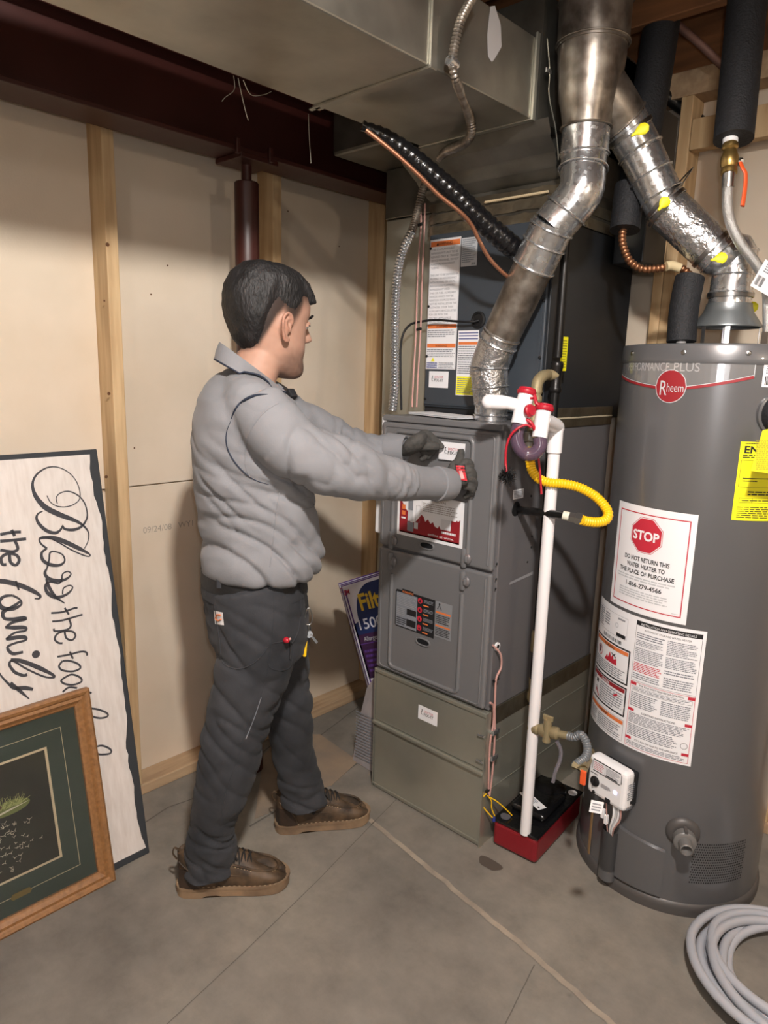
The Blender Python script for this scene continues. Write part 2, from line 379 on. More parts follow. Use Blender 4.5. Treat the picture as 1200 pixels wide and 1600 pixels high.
# back wall behind the water heater
wb = struct(plane_box('wall_back', (-2.2, YB+.012, 0), (3.6, YB+.03, 2.7), 'stud'))
for x0, x1 in ((-2.13, -.96), (-.95, .25), (.26, 1.46), (1.47, 3.6)):
    plane_box('drywall_sheet', (x0, YB, 0), (x1, YB+.012, 2.4), 'drywall', wb, .0015)
for x in (-.985, -.50, -.06, .5, 1.1, 1.7): MB().rbox((x, YB-.09, .038), (x+.038, YB, 2.31), .003, 'stud').build('stud', wb)
MB().rbox((-1.02, YB-.09, .038), (-.986, YB, 2.10), .003, 'stud').build('stud', wb)
MB().rbox((-2.06, YB-.09, 0), (3.6, YB, .038), .003, 'plate').build('bottom_plate', wb)
MB().rbox((-.945, YB-.09, 2.15), (-.502, YB-.05, 2.24), .003, 'stud').build('blocking', wb)
MB().rbox((-2.06, YB-.09, 2.31), (3.6, YB, 2.385), .003, 'plate').build('top_plate', wb)
struct(plane_box('wall_right', (3.6, -3.6, 0), (3.7, 2.7, 2.7), 'drywall'))
struct(plane_box('wall_front', (-2.3, -3.7, 0), (3.7, -3.6, 2.7), 'drywall'))
ce = struct(plane_box('ceiling', (-2.3, -3.6, 2.66), (3.6, 2.7, 2.70), 'osb'))
for y in [-3.2, -2.8, -2.4, -2.0, -1.6, -1.2, -.8, -.4, 0, .4, .81, 1.22, 1.63, 2.04]:
    MB().rbox((-2.2, y, 2.40), (3.6, y+.038, 2.66), .003, 'joist').build('joist', ce)
MB().rbox((-2.2, YB-.04, 2.386), (3.6, YB, 2.66), .003, 'joist').build('rim_joist', ce)
# ================================================================== BEAM, POST, DUCTS
PXC = -1.935
bm_ = MB(); cx, zb, zt = PXC, 2.078, 2.29
prof = [(-.065, zb), (.065, zb), (.065, zb+.013), (.006, zb+.016), (.006, zt-.016), (.065, zt-.013), (.065, zt), (-.065, zt), (-.065, zt-.013), (-.006, zt-.016), (-.006, zb+.016), (-.065, zb+.013)]
bm_.prism(prof, -3.59, 2.36, lambda u, v, h: Vector((cx+u, h, v)), 'beam')
tag(bm_.build('steel_beam', bevel=.002), 'dark red painted steel I-beam running along under the ceiling', 'beam')
post = empty('steel_post', (PXC, 1.41, 0))
k = MB().lathe((PXC, 1.41, 0), (0, 0, 1), [(0, .038), (2.01, .038), (2.013, .035)], 'beam', 32).build('tube')
k2 = MB().tube([(PXC, 1.41, 1.99), (PXC, 1.41, 2.07)], .016, 'beam', 14).build('jack_screw')
k3 = MB().rbox((PXC-.065, 1.34, 2.062), (PXC+.07, 1.48, 2.077), .002, 'beam').build('top_plate')
for dy in (-.05, .07): adopt(post, MB().rbox((PXC+.065, 1.37+dy, 2.066), (PXC+.078, 1.385+dy, 2.11), .003, 'beam').build('clip'))
adopt(post, k, k2, k3); tag(post, 'dark red round adjustable steel post under the beam, behind the man', 'post')
TR0, TR1, TZ = -1.47, -1.095, 2.10
tr = empty('trunk_duct', ((TR0+TR1)/2, .5, TZ))
ys = PX(676, 50, TR1).y
a1 = MB().box((TR0, -3.59, TZ), (TR1, ys-.004, 2.29), 'dusty').build('duct_section', bevel=.004)
a2 = MB().box((TR0, ys+.004, TZ), (TR1, 1.70, 2.29), 'dusty').build('duct_section', bevel=.004)
a3 = MB().box((TR0-.004, ys-.012, TZ-.006), (TR1+.006, ys+.012, TZ), 'dusty').build('drive_cleat', tr, .001); a3 = MB().box((TR1, ys-.01, TZ-.004), (TR1+.007, ys+.01, 2.30), 'dusty').build('drive_cleat', tr, .001); a3 = MB().box((TR1, 1.692, TZ-.004), (TR1+.007, 1.706, 2.30), 'galv').build('drive_cleat', tr, .001)
for k in tr.children: k.matrix_parent_inverse = Matrix.Translation(tr.location).inverted()
a3 = MB().box((TR0-.004, 1.69, TZ-.004), (TR1+.004, 1.708, TZ), 'galv')
a4 = MB(); 
pm = [(.0, .0), (.02, .01), (.05, -.03), (.06, -.09), (.035, -.13), (.02, -.15), (.0, -.14), (-.008, -.08)]
q = PX(766, 10, TR1+.0008); a4.add([(TR1+.0012, q.y+u*.9, q.z+v*.75) for u, v in pm], [tuple(range(8))], mat('torn_grey_tape', 'a9a6a6', .7))
adopt(tr, a1, a2, a3.build('drive_cleat', bevel=.001), a4.build('torn_tape', recalc=False))
k = MB(); q = PZ(493, 168, TZ-.002); k.rbox((q.x-.02, q.y-.006, TZ-.006), (q.x+.02, q.y+.006, TZ-.0005), .002, 'galv'); adopt(tr, k.build('seam_clip'))
tag(tr, 'large dusty galvanized main duct crossing under the joists, at top of picture', 'duct')
# thin loose wires hanging from duct edge over the beam
for i, (pts, lab) in enumerate((([(365, 118), (366, 140), (352, 152), (347, 158)], 'short thin curled wire hanging over beam, leftmost of three at the duct edge'),
                         ([(372, 122), (378, 150), (384, 175), (388, 188)], 'longest thin wire dangling from duct edge over the beam'),
                         ([(380, 125), (392, 148), (412, 148), (424, 143)], 'thin wire curling right along the duct edge over the beam'),
                         ([(482, 178), (483, 210), (486, 255)], 'single thin hanging wire with a bare tip, right of the post'))):
    o = MB().tube([PX(*p, -1.476) for p in pts], .0009, 'galv', 6, sub=5).build('loose_wire'); tag(o, lab, 'wire', 'thin wires over the beam')
# supply plenum: flared front with ribs, foil taped lower part
pl = empty('supply_plenum', (-1.32, 1.85, 1.885))
b = MB(); X0, X1 = -1.555, -1.086
secs = [(1.850, 1.985), (1.822, 2.008), (1.818, 2.012), (1.79, 2.034), (1.786, 2.038), (1.752, 2.066), (1.748, 2.070), (1.712, 2.10)]
vs = []; 
for i, (y, z) in enumerate(secs):
    o_ = .010 if i % 4 in (1, 2) else 0; e = (i/7)*.02; vs += [(X0-e, y-o_, z), (X1+e*1.6, y-o_, z)]
b.add(vs, [(2*i, 2*i+1, 2*i+3, 2*i+2) for i in range(7)], 'darkgalv')
b.box((X0, 1.85, 1.985), (X1, 2.37, 2.39), 'darkgalv'); b.box((TR0, 1.712, 2.1005), (X1, 2.37, 2.395), 'darkgalv')
o1 = b.build('flared_transition', recalc=False)
o2 = MB().box((X0+.006, 1.852, 1.886), (X1-.004, 2.365, 1.99), 'darkgalv').build('collar')
t = MB(); rnd = random.Random(3)
for z, h_, dz in ((1.893, .03, .0), (1.93, .028, .004), (1.962, .026, -.003)):
    n = 26; vs = []
    for i in range(n+1):
        x = X0+(X1-X0)*i/n
        vs += [(x, 1.8475+rnd.uniform(-.002, .002), z-h_/2+rnd.uniform(-.002, .002)), (x, 1.8465+rnd.uniform(-.002, .002), z+h_/2+dz*i/n+rnd.uniform(-.002, .002))]
    t.add(vs, [(2*i, 2*i+2, 2*i+3, 2*i+1) for i in range(n)], 'foiltape', True)
for z in (1.9, 1.94): t.box((X1-.003, 1.85, z-.016), (X1-.0005, 2.36, z+.014), 'foiltape')
o3 = t.build('foil_tape', recalc=False)
s_ = MB().rbox((X0+.22, 1.840, 1.951), (X1-.03, 1.8445, 1.958), .002, mat('cream_sealant', 'c9b592', .7), seg=1).build('sealant_bead')
s_.rotation_euler = (0, 0, 0); adopt(pl, o1, o2, o3, s_)
w_ = MB(); w_.tube([PX(*p, X1+.02) for p in ((855, 60), (859, 110), (858, 150), (868, 200), (873, 250))], .0016, 'galv', 6, sub=4); w_.box(tuple(PX(856, 112, X1+.02)-Vector((0, .012, .004))), tuple(PX(856, 112, X1+.02)+Vector((.004, .012, .006))), 'bright')
adopt(pl, w_.build('hanger_wire'))
tag(pl, 'flared galvanized plenum with ribbed slope and foil tape above the coil cabinet', 'duct')
b = MB().box((-1.80, 1.645, 2.118), (-1.56, 2.2, 2.29), 'darkgalv').build('side_duct', bevel=.01)
tag(b, 'short dark duct stub left of the plenum, in front of beam', 'duct')
rd = empty('return_duct', (-1.66, 2.0, 0))
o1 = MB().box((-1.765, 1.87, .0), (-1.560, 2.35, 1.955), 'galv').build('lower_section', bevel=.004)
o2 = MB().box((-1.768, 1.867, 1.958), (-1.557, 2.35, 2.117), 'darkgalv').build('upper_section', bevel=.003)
adopt(rd, o1, o2); tag(rd, 'galvanized vertical return duct standing left of the coil cabinet', 'duct')
dk = MB().box((-1.085, 2.20, 1.80), (-.985, 2.365, 2.25), 'slatedark').build('wall_duct', bevel=.004)
tag(dk, 'dark slate duct piece behind the vent pipe near back wall', 'duct')
# ================================================================== COIL CABINET
coil = empty('coil_cabinet', (-1.32, 2.0, 1.312))
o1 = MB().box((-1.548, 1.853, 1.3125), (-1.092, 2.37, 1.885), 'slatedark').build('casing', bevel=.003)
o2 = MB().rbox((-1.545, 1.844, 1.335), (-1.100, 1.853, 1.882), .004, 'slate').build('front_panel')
o3 = MB(); o3.tube([(-1.54, 1.8435, 1.345), (-1.115, 1.8435, 1.345)], .004, 'slate', 8); o3.box((-1.116, 1.840, 1.34), (-1.108, 1.845, 1.88), 'slate')
o3 = o3.build('panel_bead')
scr = MB()
for z in (1.36, 1.5, 1.66, 1.84): 
    scr.lathe((-1.538, 1.844, z), (0, -1, 0), [(0, .0045), (.003, .0045), (.004, .002)], 'black', 10); scr.lathe((-1.106, 1.840, z), (0, -1, 0), [(0, .0045), (.003, .0045), (.004, .002)], 'black', 10)
scr = scr.build('panel_screw')
pc = PY(748, 500, 1.844)
pt = MB().lathe(pc, (0, -1, 0), [(0, .026), (.004, .026), (.006, .020), (.003, .018), (.003, .001)], 'black', 28).build('port_grommet')
adopt(coil, o1, o2, o3, scr, pt)
fy = lambda Y: (lambda u, v, h: Vector((u, Y-.0006-h, v)))
# big warning label
def mini_logo(d, u, v, w):        # small shop sticker print
    d.text('DOCTOR', u+w*.14, v+w*.06, w*.19, 'inkr', 3, 0, 'c', w*.66); d.text('FIX-IT', u+w*.14, v-w*.15, w*.25, 'ink', 3, .008, 'c', w*.70)
    d.disc(u-w*.36, v+w*.17, w*.035, 'ink'); d.ribbon([(u-w*.36, v+w*.14), (u-w*.40, v), (u-w*.37, v-w*.1)], w*.03, 'ink', 3, 3); d.ribbon([(u-w*.37, v+w*.08), (u-w*.30, v+w*.02)], w*.025, 'ink', 3, 0)
    d.text('The', u-w*.35, v-w*.14, w*.09, 'ink', 3)
d = Decal(fy(1.844)); a, bq, z0, z1 = -1.541, -1.417, 1.459, 1.866
d.sheet(a, z0, bq, z1)
d.rect(a+.003, z1-.022, bq-.003, z1-.006, 'label_or', 2); d.text('WARNING', (a+bq)/2, z1-.0185, .012, 'ink', 3)
d.poly([((a+bq)/2-.036, z1-.019), ((a+bq)/2-.026, z1-.019), ((a+bq)/2-.031, z1-.010)], 'ink', 3)
tx = ['THIS IS A FLAMMABLE', 'REFRIGERANT UNIT TO BE', 'REPAIRED ONLY BY TRAINED', 'SERVICE PERSONNEL. DO NOT', 'PUNCTURE REFRIGERANT', 'TUBING.', '', 'THIS UNIT TO BE DISPOSED OF', 'PROPERLY IN ACCORDANCE', 'WITH FEDERAL OR LOCAL', 'REGULATIONS FLAMMABLE', 'REFRIGERANT USED.', 'THIS OR FUEL AUXILIARY', 'DEVICES WHICH MAY BE', 'IGNITION SOURCES SHALL', 'NOT BE INSTALLED IN THE', 'DUCTWORK, OTHER THAN', 'AUXILIARY DEVICES LISTED', 'FOR USE WITH THE', 'SPECIFIC APPLIANCE.', 'SEE INSTRUCTIONS.']
for i, s in enumerate(tx):
    if s: d.text(s, a+.006, z1-.034-i*.0112, .0088, 'inkg', 3, 0, 'l', min(.112, .0049*len(s)))
d.rect(a+.003, z1-.277, bq-.003, z1-.264, 'label_or', 2); d.text('WARNING', (a+bq)/2, z1-.2745, .010, 'ink', 3)
d.lines(a+.004, z1-.305, bq-.004, z1-.280, 4); d.rect(a+.003, z1-.338, bq-.003, z1-.325, 'label_or', 2); d.text('WARNING', (a+bq)/2, z1-.3355, .010, 'ink', 3)
# lower half of the label
d.lines(a+.004, 1.497, bq-.004, 1.524, 5)
d.poly([(a+.022, 1.484), (a+.038, 1.484), (a+.030, 1.497)], 'label_y', 3); d.lines(a+.004, 1.462, a+.05, 1.482, 3, 'blue'); d.lines(a+.055, 1.462, bq-.006, 1.482, 4); d.frame(a+.002, z0+.002, bq-.002, z1-.002, .0008, 'inkg')
adopt(coil, d.build('warning_label'))
d = Decal(fy(1.844)); d.sheet(-1.414, 1.775, -1.353, 1.860, 'gpaper'); d.lines(-1.410, 1.785, -1.357, 1.857, 12, 'inkg'); d.barcode(-1.372, 1.778, -1.357, 1.785, 'ink', 8); adopt(coil, d.build('rating_label'))
d = Decal(fy(1.844)); a, bq = -1.411, -1.330; d.sheet(a, 1.378, bq, 1.581)
for i, z in enumerate((1.575, 1.566, 1.557)): d.rect(a+.003, z-.003, bq-.003, z, 'blue', 2)
d.rect(a+.003, 1.537, bq-.003, 1.546, 'label_or', 2); d.lines(a+.004, 1.445, bq-.004, 1.535, 13); d.rect(a+.002, 1.380, bq-.002, 1.438, 'label_y', 2); d.lines(a+.006, 1.384, bq-.006, 1.434, 8, 'inkg'); adopt(coil, d.build('side_label'))
d = Decal(fy(1.844)); d.sheet(-1.525, 1.399, -1.443, 1.452); mini_logo(d, -1.490, 1.427, .055); adopt(coil, d.build('shop_sticker'))
tag(coil, 'dark slate coil cabinet with a tall warning label, on top of the furnace', 'cabinet')
# ================================================================== FURNACE
fu = empty('furnace', (-1.3175, 1.95, .45)); YF = 1.643
o = [MB().rbox((-1.545, 1.662, .452), (-1.090, 2.305, 1.311), .003, 'furnside').build('casing')]
o.append(MB().rbox((-1.546, 1.646, 1.294), (-1.089, 1.67, 1.3125), .003, 'furnace').build('top_trim'))
ud = MB().rbox((-1.546, YF, .888), (-1.099, 1.662, 1.291), .008, 'furnace', seg=3); o.append(ud.build('upper_door'))
ld = MB().rbox((-1.546, YF, .458), (-1.099, 1.662, .880), .008, 'furnace', seg=3); o.append(ld.build('lower_door'))
def bead(pts, par, r=.0075):
    k = MB().tube([(x, YF+.0005, z) for x, z in pts], r, 'furnace', 10, sub=0); ob = k.build('bead', par); return ob
def arc(cx, cz, r, a0, a1, n=6): return [(cx+r*math.cos(R(a0+(a1-a0)*i/n)), cz+r*math.sin(R(a0+(a1-a0)*i/n))) for i in range(n+1)]
for par, top in ((o[2], True), (o[3], False)):
    par.name = 'upper_door' if top else 'lower_door'
u_pts = [(-1.488, .905)]+arc(-1.470, 1.247, .018, 180, 90)+arc(-1.203, 1.247, .018, 90, 0)+[(-1.185, .905)]
l_pts = [(-1.483, .80)]+arc(-1.465, .497, .018, 180, 270)+arc(-1.215, .497, .018, 270, 360)+[(-1.197, .80)]
bead(u_pts, o[2]); bead(l_pts, o[3])
o2pts = [(-1.532, .905)]+arc(-1.518, 1.266, .012, 180, 90)+arc(-1.125, 1.266, .012, 90, 0)+[(-1.113, .905)]
bead(o2pts, o[2], .003); bead([(-1.532, .865)]+arc(-1.515, .482, .014, 180, 270)+arc(-1.13, .482, .014, 270, 360)+[(-1.116, .865)], o[3], .003)
for x in (-1.19, -1.484):
    for zc, top, par in ((.912, 1, o[2]), (.842, 0, o[3])):
        k = MB(); k.rbox((x-.014, YF-.010, zc-.030), (x+.004, YF+.002, zc+.030), .006, 'furnace')
        k.ell((x+.008, YF-.004, zc), .014, .008, .017, 'furnside', n=16); k.rbox((x+.002, YF-.014, zc-.010), (x+.012, YF-.004, zc+.010), .003, 'furnace'); k.build('latch', par)
for (x, z, par) in ((-1.342, .921, o[2]), (-1.341, .604, o[3])):
    k = MB()
    ring = [(x+.020*math.cos(t)+(.008 if math.cos(t) > 0 else -.008), z+.011*math.sin(t)) for t in [2*math.pi*i/24 for i in range(24)]]
    k.tube([(a, YF-.001, b) for a, b in ring], .0028, 'furnace', 8, closed=True)
    k.build('viewport', par); g = MB(); g.add([(a, YF-.0012, b) for a, b in ring], [tuple(range(24))], mat('sight_glass', '2b2c2f', .1, .3)); g.build('sight_glass', par, recalc=False)
h = MB()
for p in ((776, 881), (775, 905), (774, 920), (830, 775), (830, 855), (824, 878), (831, 838)):
    q = PX(*p, -1.0895); h.lathe(q, (1, 0, 0), [(0, .0038), (.0015, .003)], 'black', 10)
q = PX(776, 1010, -1.0895); h.lathe(q, (1, 0, 0), [(0, .013), (.004, .013), (.005, .008)], 'white', 20); h.lathe(q+Vector((.005, 0, 0)), (1, 0, 0), [(0, .007), (.0005, .001)], 'black', 14)
q = PX(806, 795, -1.0895); h.lathe(q, (1, 0, 0), [(0, .022), (.0015, .021)], 'black', 20)
h = h.build('side_opening')
fx = lambda X: (lambda u, v, hh: Vector((X+.0006+hh, u, v)))
d = Decal(fx(-1.09)); d.sheet(1.717, 1.094, 1.773, 1.122); d.lines(1.721, 1.097, 1.769, 1.119, 5); s1 = d.build('side_sticker')
d = Decal(fx(-1.09)); d.poly([(1.727, .835), (1.86, .842), (1.858, .852), (1.73, .843)], mat('scuff', '8d8d90', .5)); s2 = d.build('scuff_mark')
# maintenance sticker on upper door
d = Decal(fy(YF)); a, bq, z0, z1 = -1.467, -1.205, .937, 1.078; d.sheet(a, z0, bq, z1)
d.rect(a+.012, z0+.010, bq-.012, z0+.014, 'inkdr', 2)
mt = [(a+.010, z0+.010), (bq-.012, z0+.010), (bq-.012, z0+.085), (bq-.02, z0+.078), (bq-.024, z0+.082), (bq-.03, z0+.076), (bq-.045, z0+.078), (bq-.047, z0+.045), (bq-.085, z0+.045), (bq-.09, z0+.055), (bq-.096, z0+.046), (bq-.108, z0+.05), (bq-.115, z0+.062), (bq-.125, z0+.055), (bq-.135, z0+.068), (bq-.146, z0+.058), (bq-.152, z0+.072), (bq-.162, z0+.078), (bq-.17, z0+.068), (bq-.185, z0+.052), (a+.058, z0+.045), (a+.045, z0+.08), (a+.03, z0+.09), (a+.022, z0+.105), (a+.010, z0+.125)]
d.poly([(mt[0][0], mt[0][1]), (mt[1][0], mt[1][1]), (mt[1][0], z0+.045), (mt[0][0], z0+.045)], 'inkdr', 2)
for i in range(2, len(mt)-1):
    (x0, y0), (x1, y1) = mt[i], mt[i+1]
    if abs(x1-x0) > .0005: d.poly([(x0, max(y0, z0+.045)), (x1, max(y1, z0+.045)), (x1, z0+.0449), (x0, z0+.0449)], 'inkdr', 2)
d.rect(bq-.083, z0+.046, bq-.049, z0+.078, mat('blank_square', 'cfcfd3', .5), 4)
d.text('FIX-IT', a+.055, z1-.020, .020, 'ink', 3, .01); d.disc(a+.075, z1-.004, .004, 'ink', 3)
d.text('INSTRUCTIONS', a+.165, z1-.017, .0085, 'ink', 3); d.lines(a+.105, z1-.052, bq-.02, z1-.022, 5, mat('ink_pale', 'a9a4a2', .6)); d.rect(a+.100, z1-.05, a+.1007, z1-.02, 'inkg', 3)
for (u0, v0, u1, v1, m_) in ((.045, .05, .066, .085, 'gpaper'), (.046, .086, .066, .118, 'inkg'), (.044, .018, .07, .048, 'inkg'), (.072, .03, .088, .05, 'gpaper'), (.02, .085, .035, .10, 'label_or'), (.02, .067, .035, .08, 'label_or'), (.018, .055, .036, .060, 'paper')):
    d.rect(a+u0, z0+v0, a+u1, z0+v1, m_, 5)
d.frame(a+.078, z0+.052, a+.095, z0+.105, .0008, 'inkg', 5)
d.text('online at www.', a+.13, z0+.0185, .011, 'paper', 5, 0, 'l', .10); d.lines(bq-.08, z0+.031, bq-.02, z0+.041, 1, 'paper', 5, .7)
s3 = d.build('maintenance_sticker', o[2])
# combustion warning plate on lower door
d = Decal(fy(YF)); a, bq, z0, z1 = -1.463, -1.231, .628, .758; bk = a+.165
d.poly([(a+.004, z0), (bk, z0), (bk, z1-.004), (a+.004, z1-.004), (a, z1-.01), (a, z0+.006)], 'ink', 1); d.rect(a+.004, z0+.004, a+.093, z1-.012, 'inkg', 2)
d.rect(a+.028, z1-.012, a+.075, z1+.002, 'ink', 2); d.text('WARNING', a+.052, z1-.010, .010, 'label_or', 3, .01)
pl_ = mat('plate_pale', '94979b', .4, .3)
d.lines(a+.007, z0+.075, a+.09, z1-.016, 7, pl_, 3); d.lines(a+.007, z0+.04, a+.045, z0+.07, 5, pl_, 3); d.lines(a+.007, z0+.008, a+.05, z0+.035, 4, 'ink', 3); d.rect(a+.05, z0+.05, a+.09, z0+.07, 'ink', 3); d.rect(a+.05, z0+.012, a+.09, z0+.035, 'ink', 3)
for i in range(4):
    zz = z1-.020-i*.030; d.disc(a+.105, zz, .0115, 'ink', 4); d.disc(a+.105, zz, .0095, 'inkr', 5); d.poly([(a+.101, zz-.005), (a+.109, zz-.005), (a+.105, zz+.006)], 'ink', 6)
    d.lines(a+.12, zz-.004, bk-.004, zz+.008, 3, 'inkg', 3); d.rect(a+.118, zz-.014, a+.14, zz-.010, 'label_or', 3)
d.rect(bk+.003, z0+.01, bq, z1-.004, pl_, 1); d.ribbon([(bk+.01, z1-.03), (bk+.018, z1-.015), (bk+.026, z1-.03)], .003, 'ink', 3, 0); d.disc(bk+.018, z1-.012, .003, 'ink', 3)
d.rect(bk+.005, z1-.042, bq-.004, z1-.036, 'label_or', 3); d.lines(bk+.006, z0+.055, bq-.004, z1-.045, 5, 'ink', 3); d.rect(bk+.005, z0+.045, bq-.004, z0+.05, 'label_or', 3); d.lines(bk+.006, z0+.015, bq-.004, z0+.042, 5, 'ink', 3)
s4 = d.build('warning_plate', o[3])
adopt(fu, *o, h, s1, s2)
tag(fu, 'grey gas furnace with two latched doors and a red and white sticker', 'furnace')
# filter base the furnace stands on
fb = empty('filter_cabinet', (-1.315, 1.95, 0))
o = [MB().box((-1.545, 1.655, .0), (-1.085, 2.305, .448), 'galv').build('casing', bevel=.002)]
o.append(MB().rbox((-1.543, 1.645, .262), (-1.086, 1.655, .436), .002, 'galv').build('upper_panel'))
o.append(MB().rbox((-1.543, 1.645, .004), (-1.086, 1.655, .246), .002, 'galv').build('lower_panel'))
k = MB(); k.rbox((-1.548, 1.634, .247), (-1.084, 1.655, .260), .004, 'galv'); k.rbox((-1.548, 1.640, .437), (-1.084, 1.662, .451), .003, 'galv'); k.rbox((-1.546, 1.642, .012), (-1.086, 1.646, .020), .0015, 'galv', seg=1)
k.box((-1.0855, 1.640, 0), (-1.082, 1.665, .45), 'galv'); k.box((-1.5485, 1.642, 0), (-1.546, 1.66, .45), 'galv'); o.append(k.build('trim_strip'))
for z in (.385, .30):
    k = MB(); k.rbox((-1.086, 1.662, z-.006), (-1.066, 1.674, z+.006), .003, 'bright'); k.rbox((-1.07, 1.655, z-.004), (-1.064, 1.69, z+.012), .002, 'bright'); k.rbox((-1.11, 1.636, z-.012), (-1.085, 1.641, z-.004), .002, 'bright'); o.append(k.build('clamp_latch'))
k = MB(); k.box((-1.087, 1.66, .40), (-1.0835, 2.30, .455), 'foiltape'); o.append(k.build('foil_tape'))
k = MB().box((-1.0855, 1.662, .335), (-1.0838, 2.30, .341), 'galv'); k.box((-1.0855, 1.662, .18), (-1.0838, 2.30, .184), 'galv'); o.append(k.build('seam'))
d = Decal(fy(1.645)); d.sheet(-1.350, .337, -1.270, .386); mini_logo(d, -1.314, .363, .056); o.append(d.build('shop_sticker'))
adopt(fb, *o); tag(fb, 'shiny galvanized filter base with two front panels, under the furnace', 'base cabinet')
t = MB().box((-1.0895, 1.70, 1.292), (-1.086, 2.30, 1.352), 'foiltape'); t.box((-1.0875, 1.70, 1.318), (-1.0845, 2.30, 1.323), mat('cream_sealant2', 'b8ab90', .7)); t = t.build('foil_tape_band', bevel=.001); tag(t, 'band of foil tape sealing the side joint between furnace and coil cabinet', 'tape')
# white plates at the left edge of the furnace
o = MB().rbox((-1.600, 1.700, 1.205), (-1.5455, 1.712, 1.300), .002, 'paper').build('door_notice'); tag(o, 'white paper notice at the upper left edge of the furnace', 'paper')
o = MB().rbox((-1.622, 1.700, .905), (-1.5455, 1.735, 1.07), .006, 'white'); o = o.build('switch_box'); s = MB().rbox((-1.585, 1.695, .965), (-1.573, 1.7, .99), .002, 'black').build('toggle', o); tag(o, 'white electrical switch box mounted at the left side of the furnace', 'switch')
# booklet lying on top of furnace
o = empty('manual', (-1.36, 1.73, 1.3125)); k = MB()
mm = Matrix.Translation((-1.38, 1.745, 1.3145)) @ Matrix.Rotation(R(-12), 4, 'Z')
k1 = MB().box((-.12, -.045, 0), (.12, .05, .005), 'gpaper', mm).build('pages'); k2 = MB().box((-.121, -.046, .005), (.121, .051, .0065), 'paper', mm).build('cover'); adopt(o, k1, k2)
tag(o, 'thin paper booklet lying flat on top of the furnace', 'booklet')
# ================================================================== CONDUIT, CABLES AND LINES AROUND THE COIL
cf = [PX(740, -6, -1.06), PX(722, 27, -1.06), PX(712, 63, -1.065), PX(707, 97, -1.07), PY(713, 127, 1.36), PY(722, 150, 1.47), PY(733, 180, 1.57), PY(737, 203, 1.61), PY(730, 220, 1.64), PY(713, 230, 1.68), PY(697, 237, 1.72), PY(683, 252, 1.76), PY(672, 272, 1.79), PY(661, 296, 1.80), PY(651, 335, 1.79), PY(643, 363, 1.77)]
o = empty('flexible_conduit', tuple(cf[0])); k = MB().tube(cf, [.0095]*6+[.0115]*10, 'stack', 12, sub=6, corr=(.008, .0015)).build('spiral_sheath')
q = PX(707, 99, -1.07); k2 = MB().tube([q+Vector((0, -.012, .004)), q+Vector((0, .012, -.002))], .0115, 'bright', 14).build('strap'); adopt(o, k, k2)
tag(o, 'grey flexible metal conduit curling down in front of the main duct', 'conduit')
cl = [PY(643, 363, 1.765), PY(628, 397, 1.745), PY(621, 431, 1.735), PY(618, 477, 1.73), PY(617, 519, 1.725), PY(617, 576, 1.71), PY(616, 612, 1.70), PY(613, 642, 1.69)]
o = MB().tube(cl, .0135, 'bright', 12, sub=6, corr=(.010, .0016)).build('armored_conduit'); tag(o, 'bright silver armored conduit running down onto the left end of the furnace', 'conduit')
for pts, lab in (([(655, 300), (658, 346), (655, 390), (652, 450), (650, 520), (646, 590), (644, 636)], 'thin pinkish cable left of coil cabinet, the nearer to the armored conduit'),
                 ([(664, 318), (663, 360), (661, 400), (659, 454), (657, 520), (653, 590), (651, 636)], 'thin pinkish cable hugging the left edge of the coil cabinet')):
    o = MB().tube([PY(*p, 1.83-.1*max(0, i-3)/3) for i, p in enumerate(pts)], .0028, 'pink', 8, sub=5).build('thermostat_cable'); tag(o, lab, 'cable', 'thermostat cables')
o = MB().tube([PY(748, 501, 1.838), PY(735, 503, 1.825), PY(712, 502, 1.82), PY(680, 500, 1.82), PY(655, 503, 1.81), PY(640, 508, 1.80), PY(630, 522, 1.79), PY(626, 545, 1.77), PY(626, 590, 1.75), PY(627, 640, 1.71)], .0038, 'black', 10, sub=5).build('control_cable')
tag(o, 'black cable from the round port of the coil cabinet down to the furnace top', 'cable')
for p in ((656, 515), (658, 352)):
    q = PY(*p, 1.80); o = MB().tube([q+Vector((-.008, -.004, 0)), q+Vector((.008, -.004, .003))], .005, 'black', 10).build('cable_clip'); tag(o, 'black clip on pinkish cables '+('beside the white warning label' if p[1] > 400 else 'near the top of the coil cabinet'), 'clip', 'cable clips')
hs = [(566, 196), (605, 216), (635, 238), (675, 272), (710, 303), (740, 333), (770, 360), (800, 385), (826, 402)]
o = MB().tube(trace(hs, 1.78, 1.98), [.012, .020, .024, .026, .028, .0295, .0295, .0295, .029], 'gloss', 16, sub=6, corr=(.021, .0014)).build('suction_line')
tag(o, 'thick black wrapped refrigerant line slanting down to the coil cabinet', 'refrigerant line')
cu = [(572, 203), (617, 239), (655, 274), (685, 304), (720, 332), (737, 352), (750, 378), (765, 404), (787, 427), (806, 440)]
o = MB().tube(trace(cu, 1.72, 1.96), .0055, 'copper', 10, sub=6).build('liquid_line'); tag(o, 'bare copper refrigerant line running below the black wrapped line', 'copper pipe')
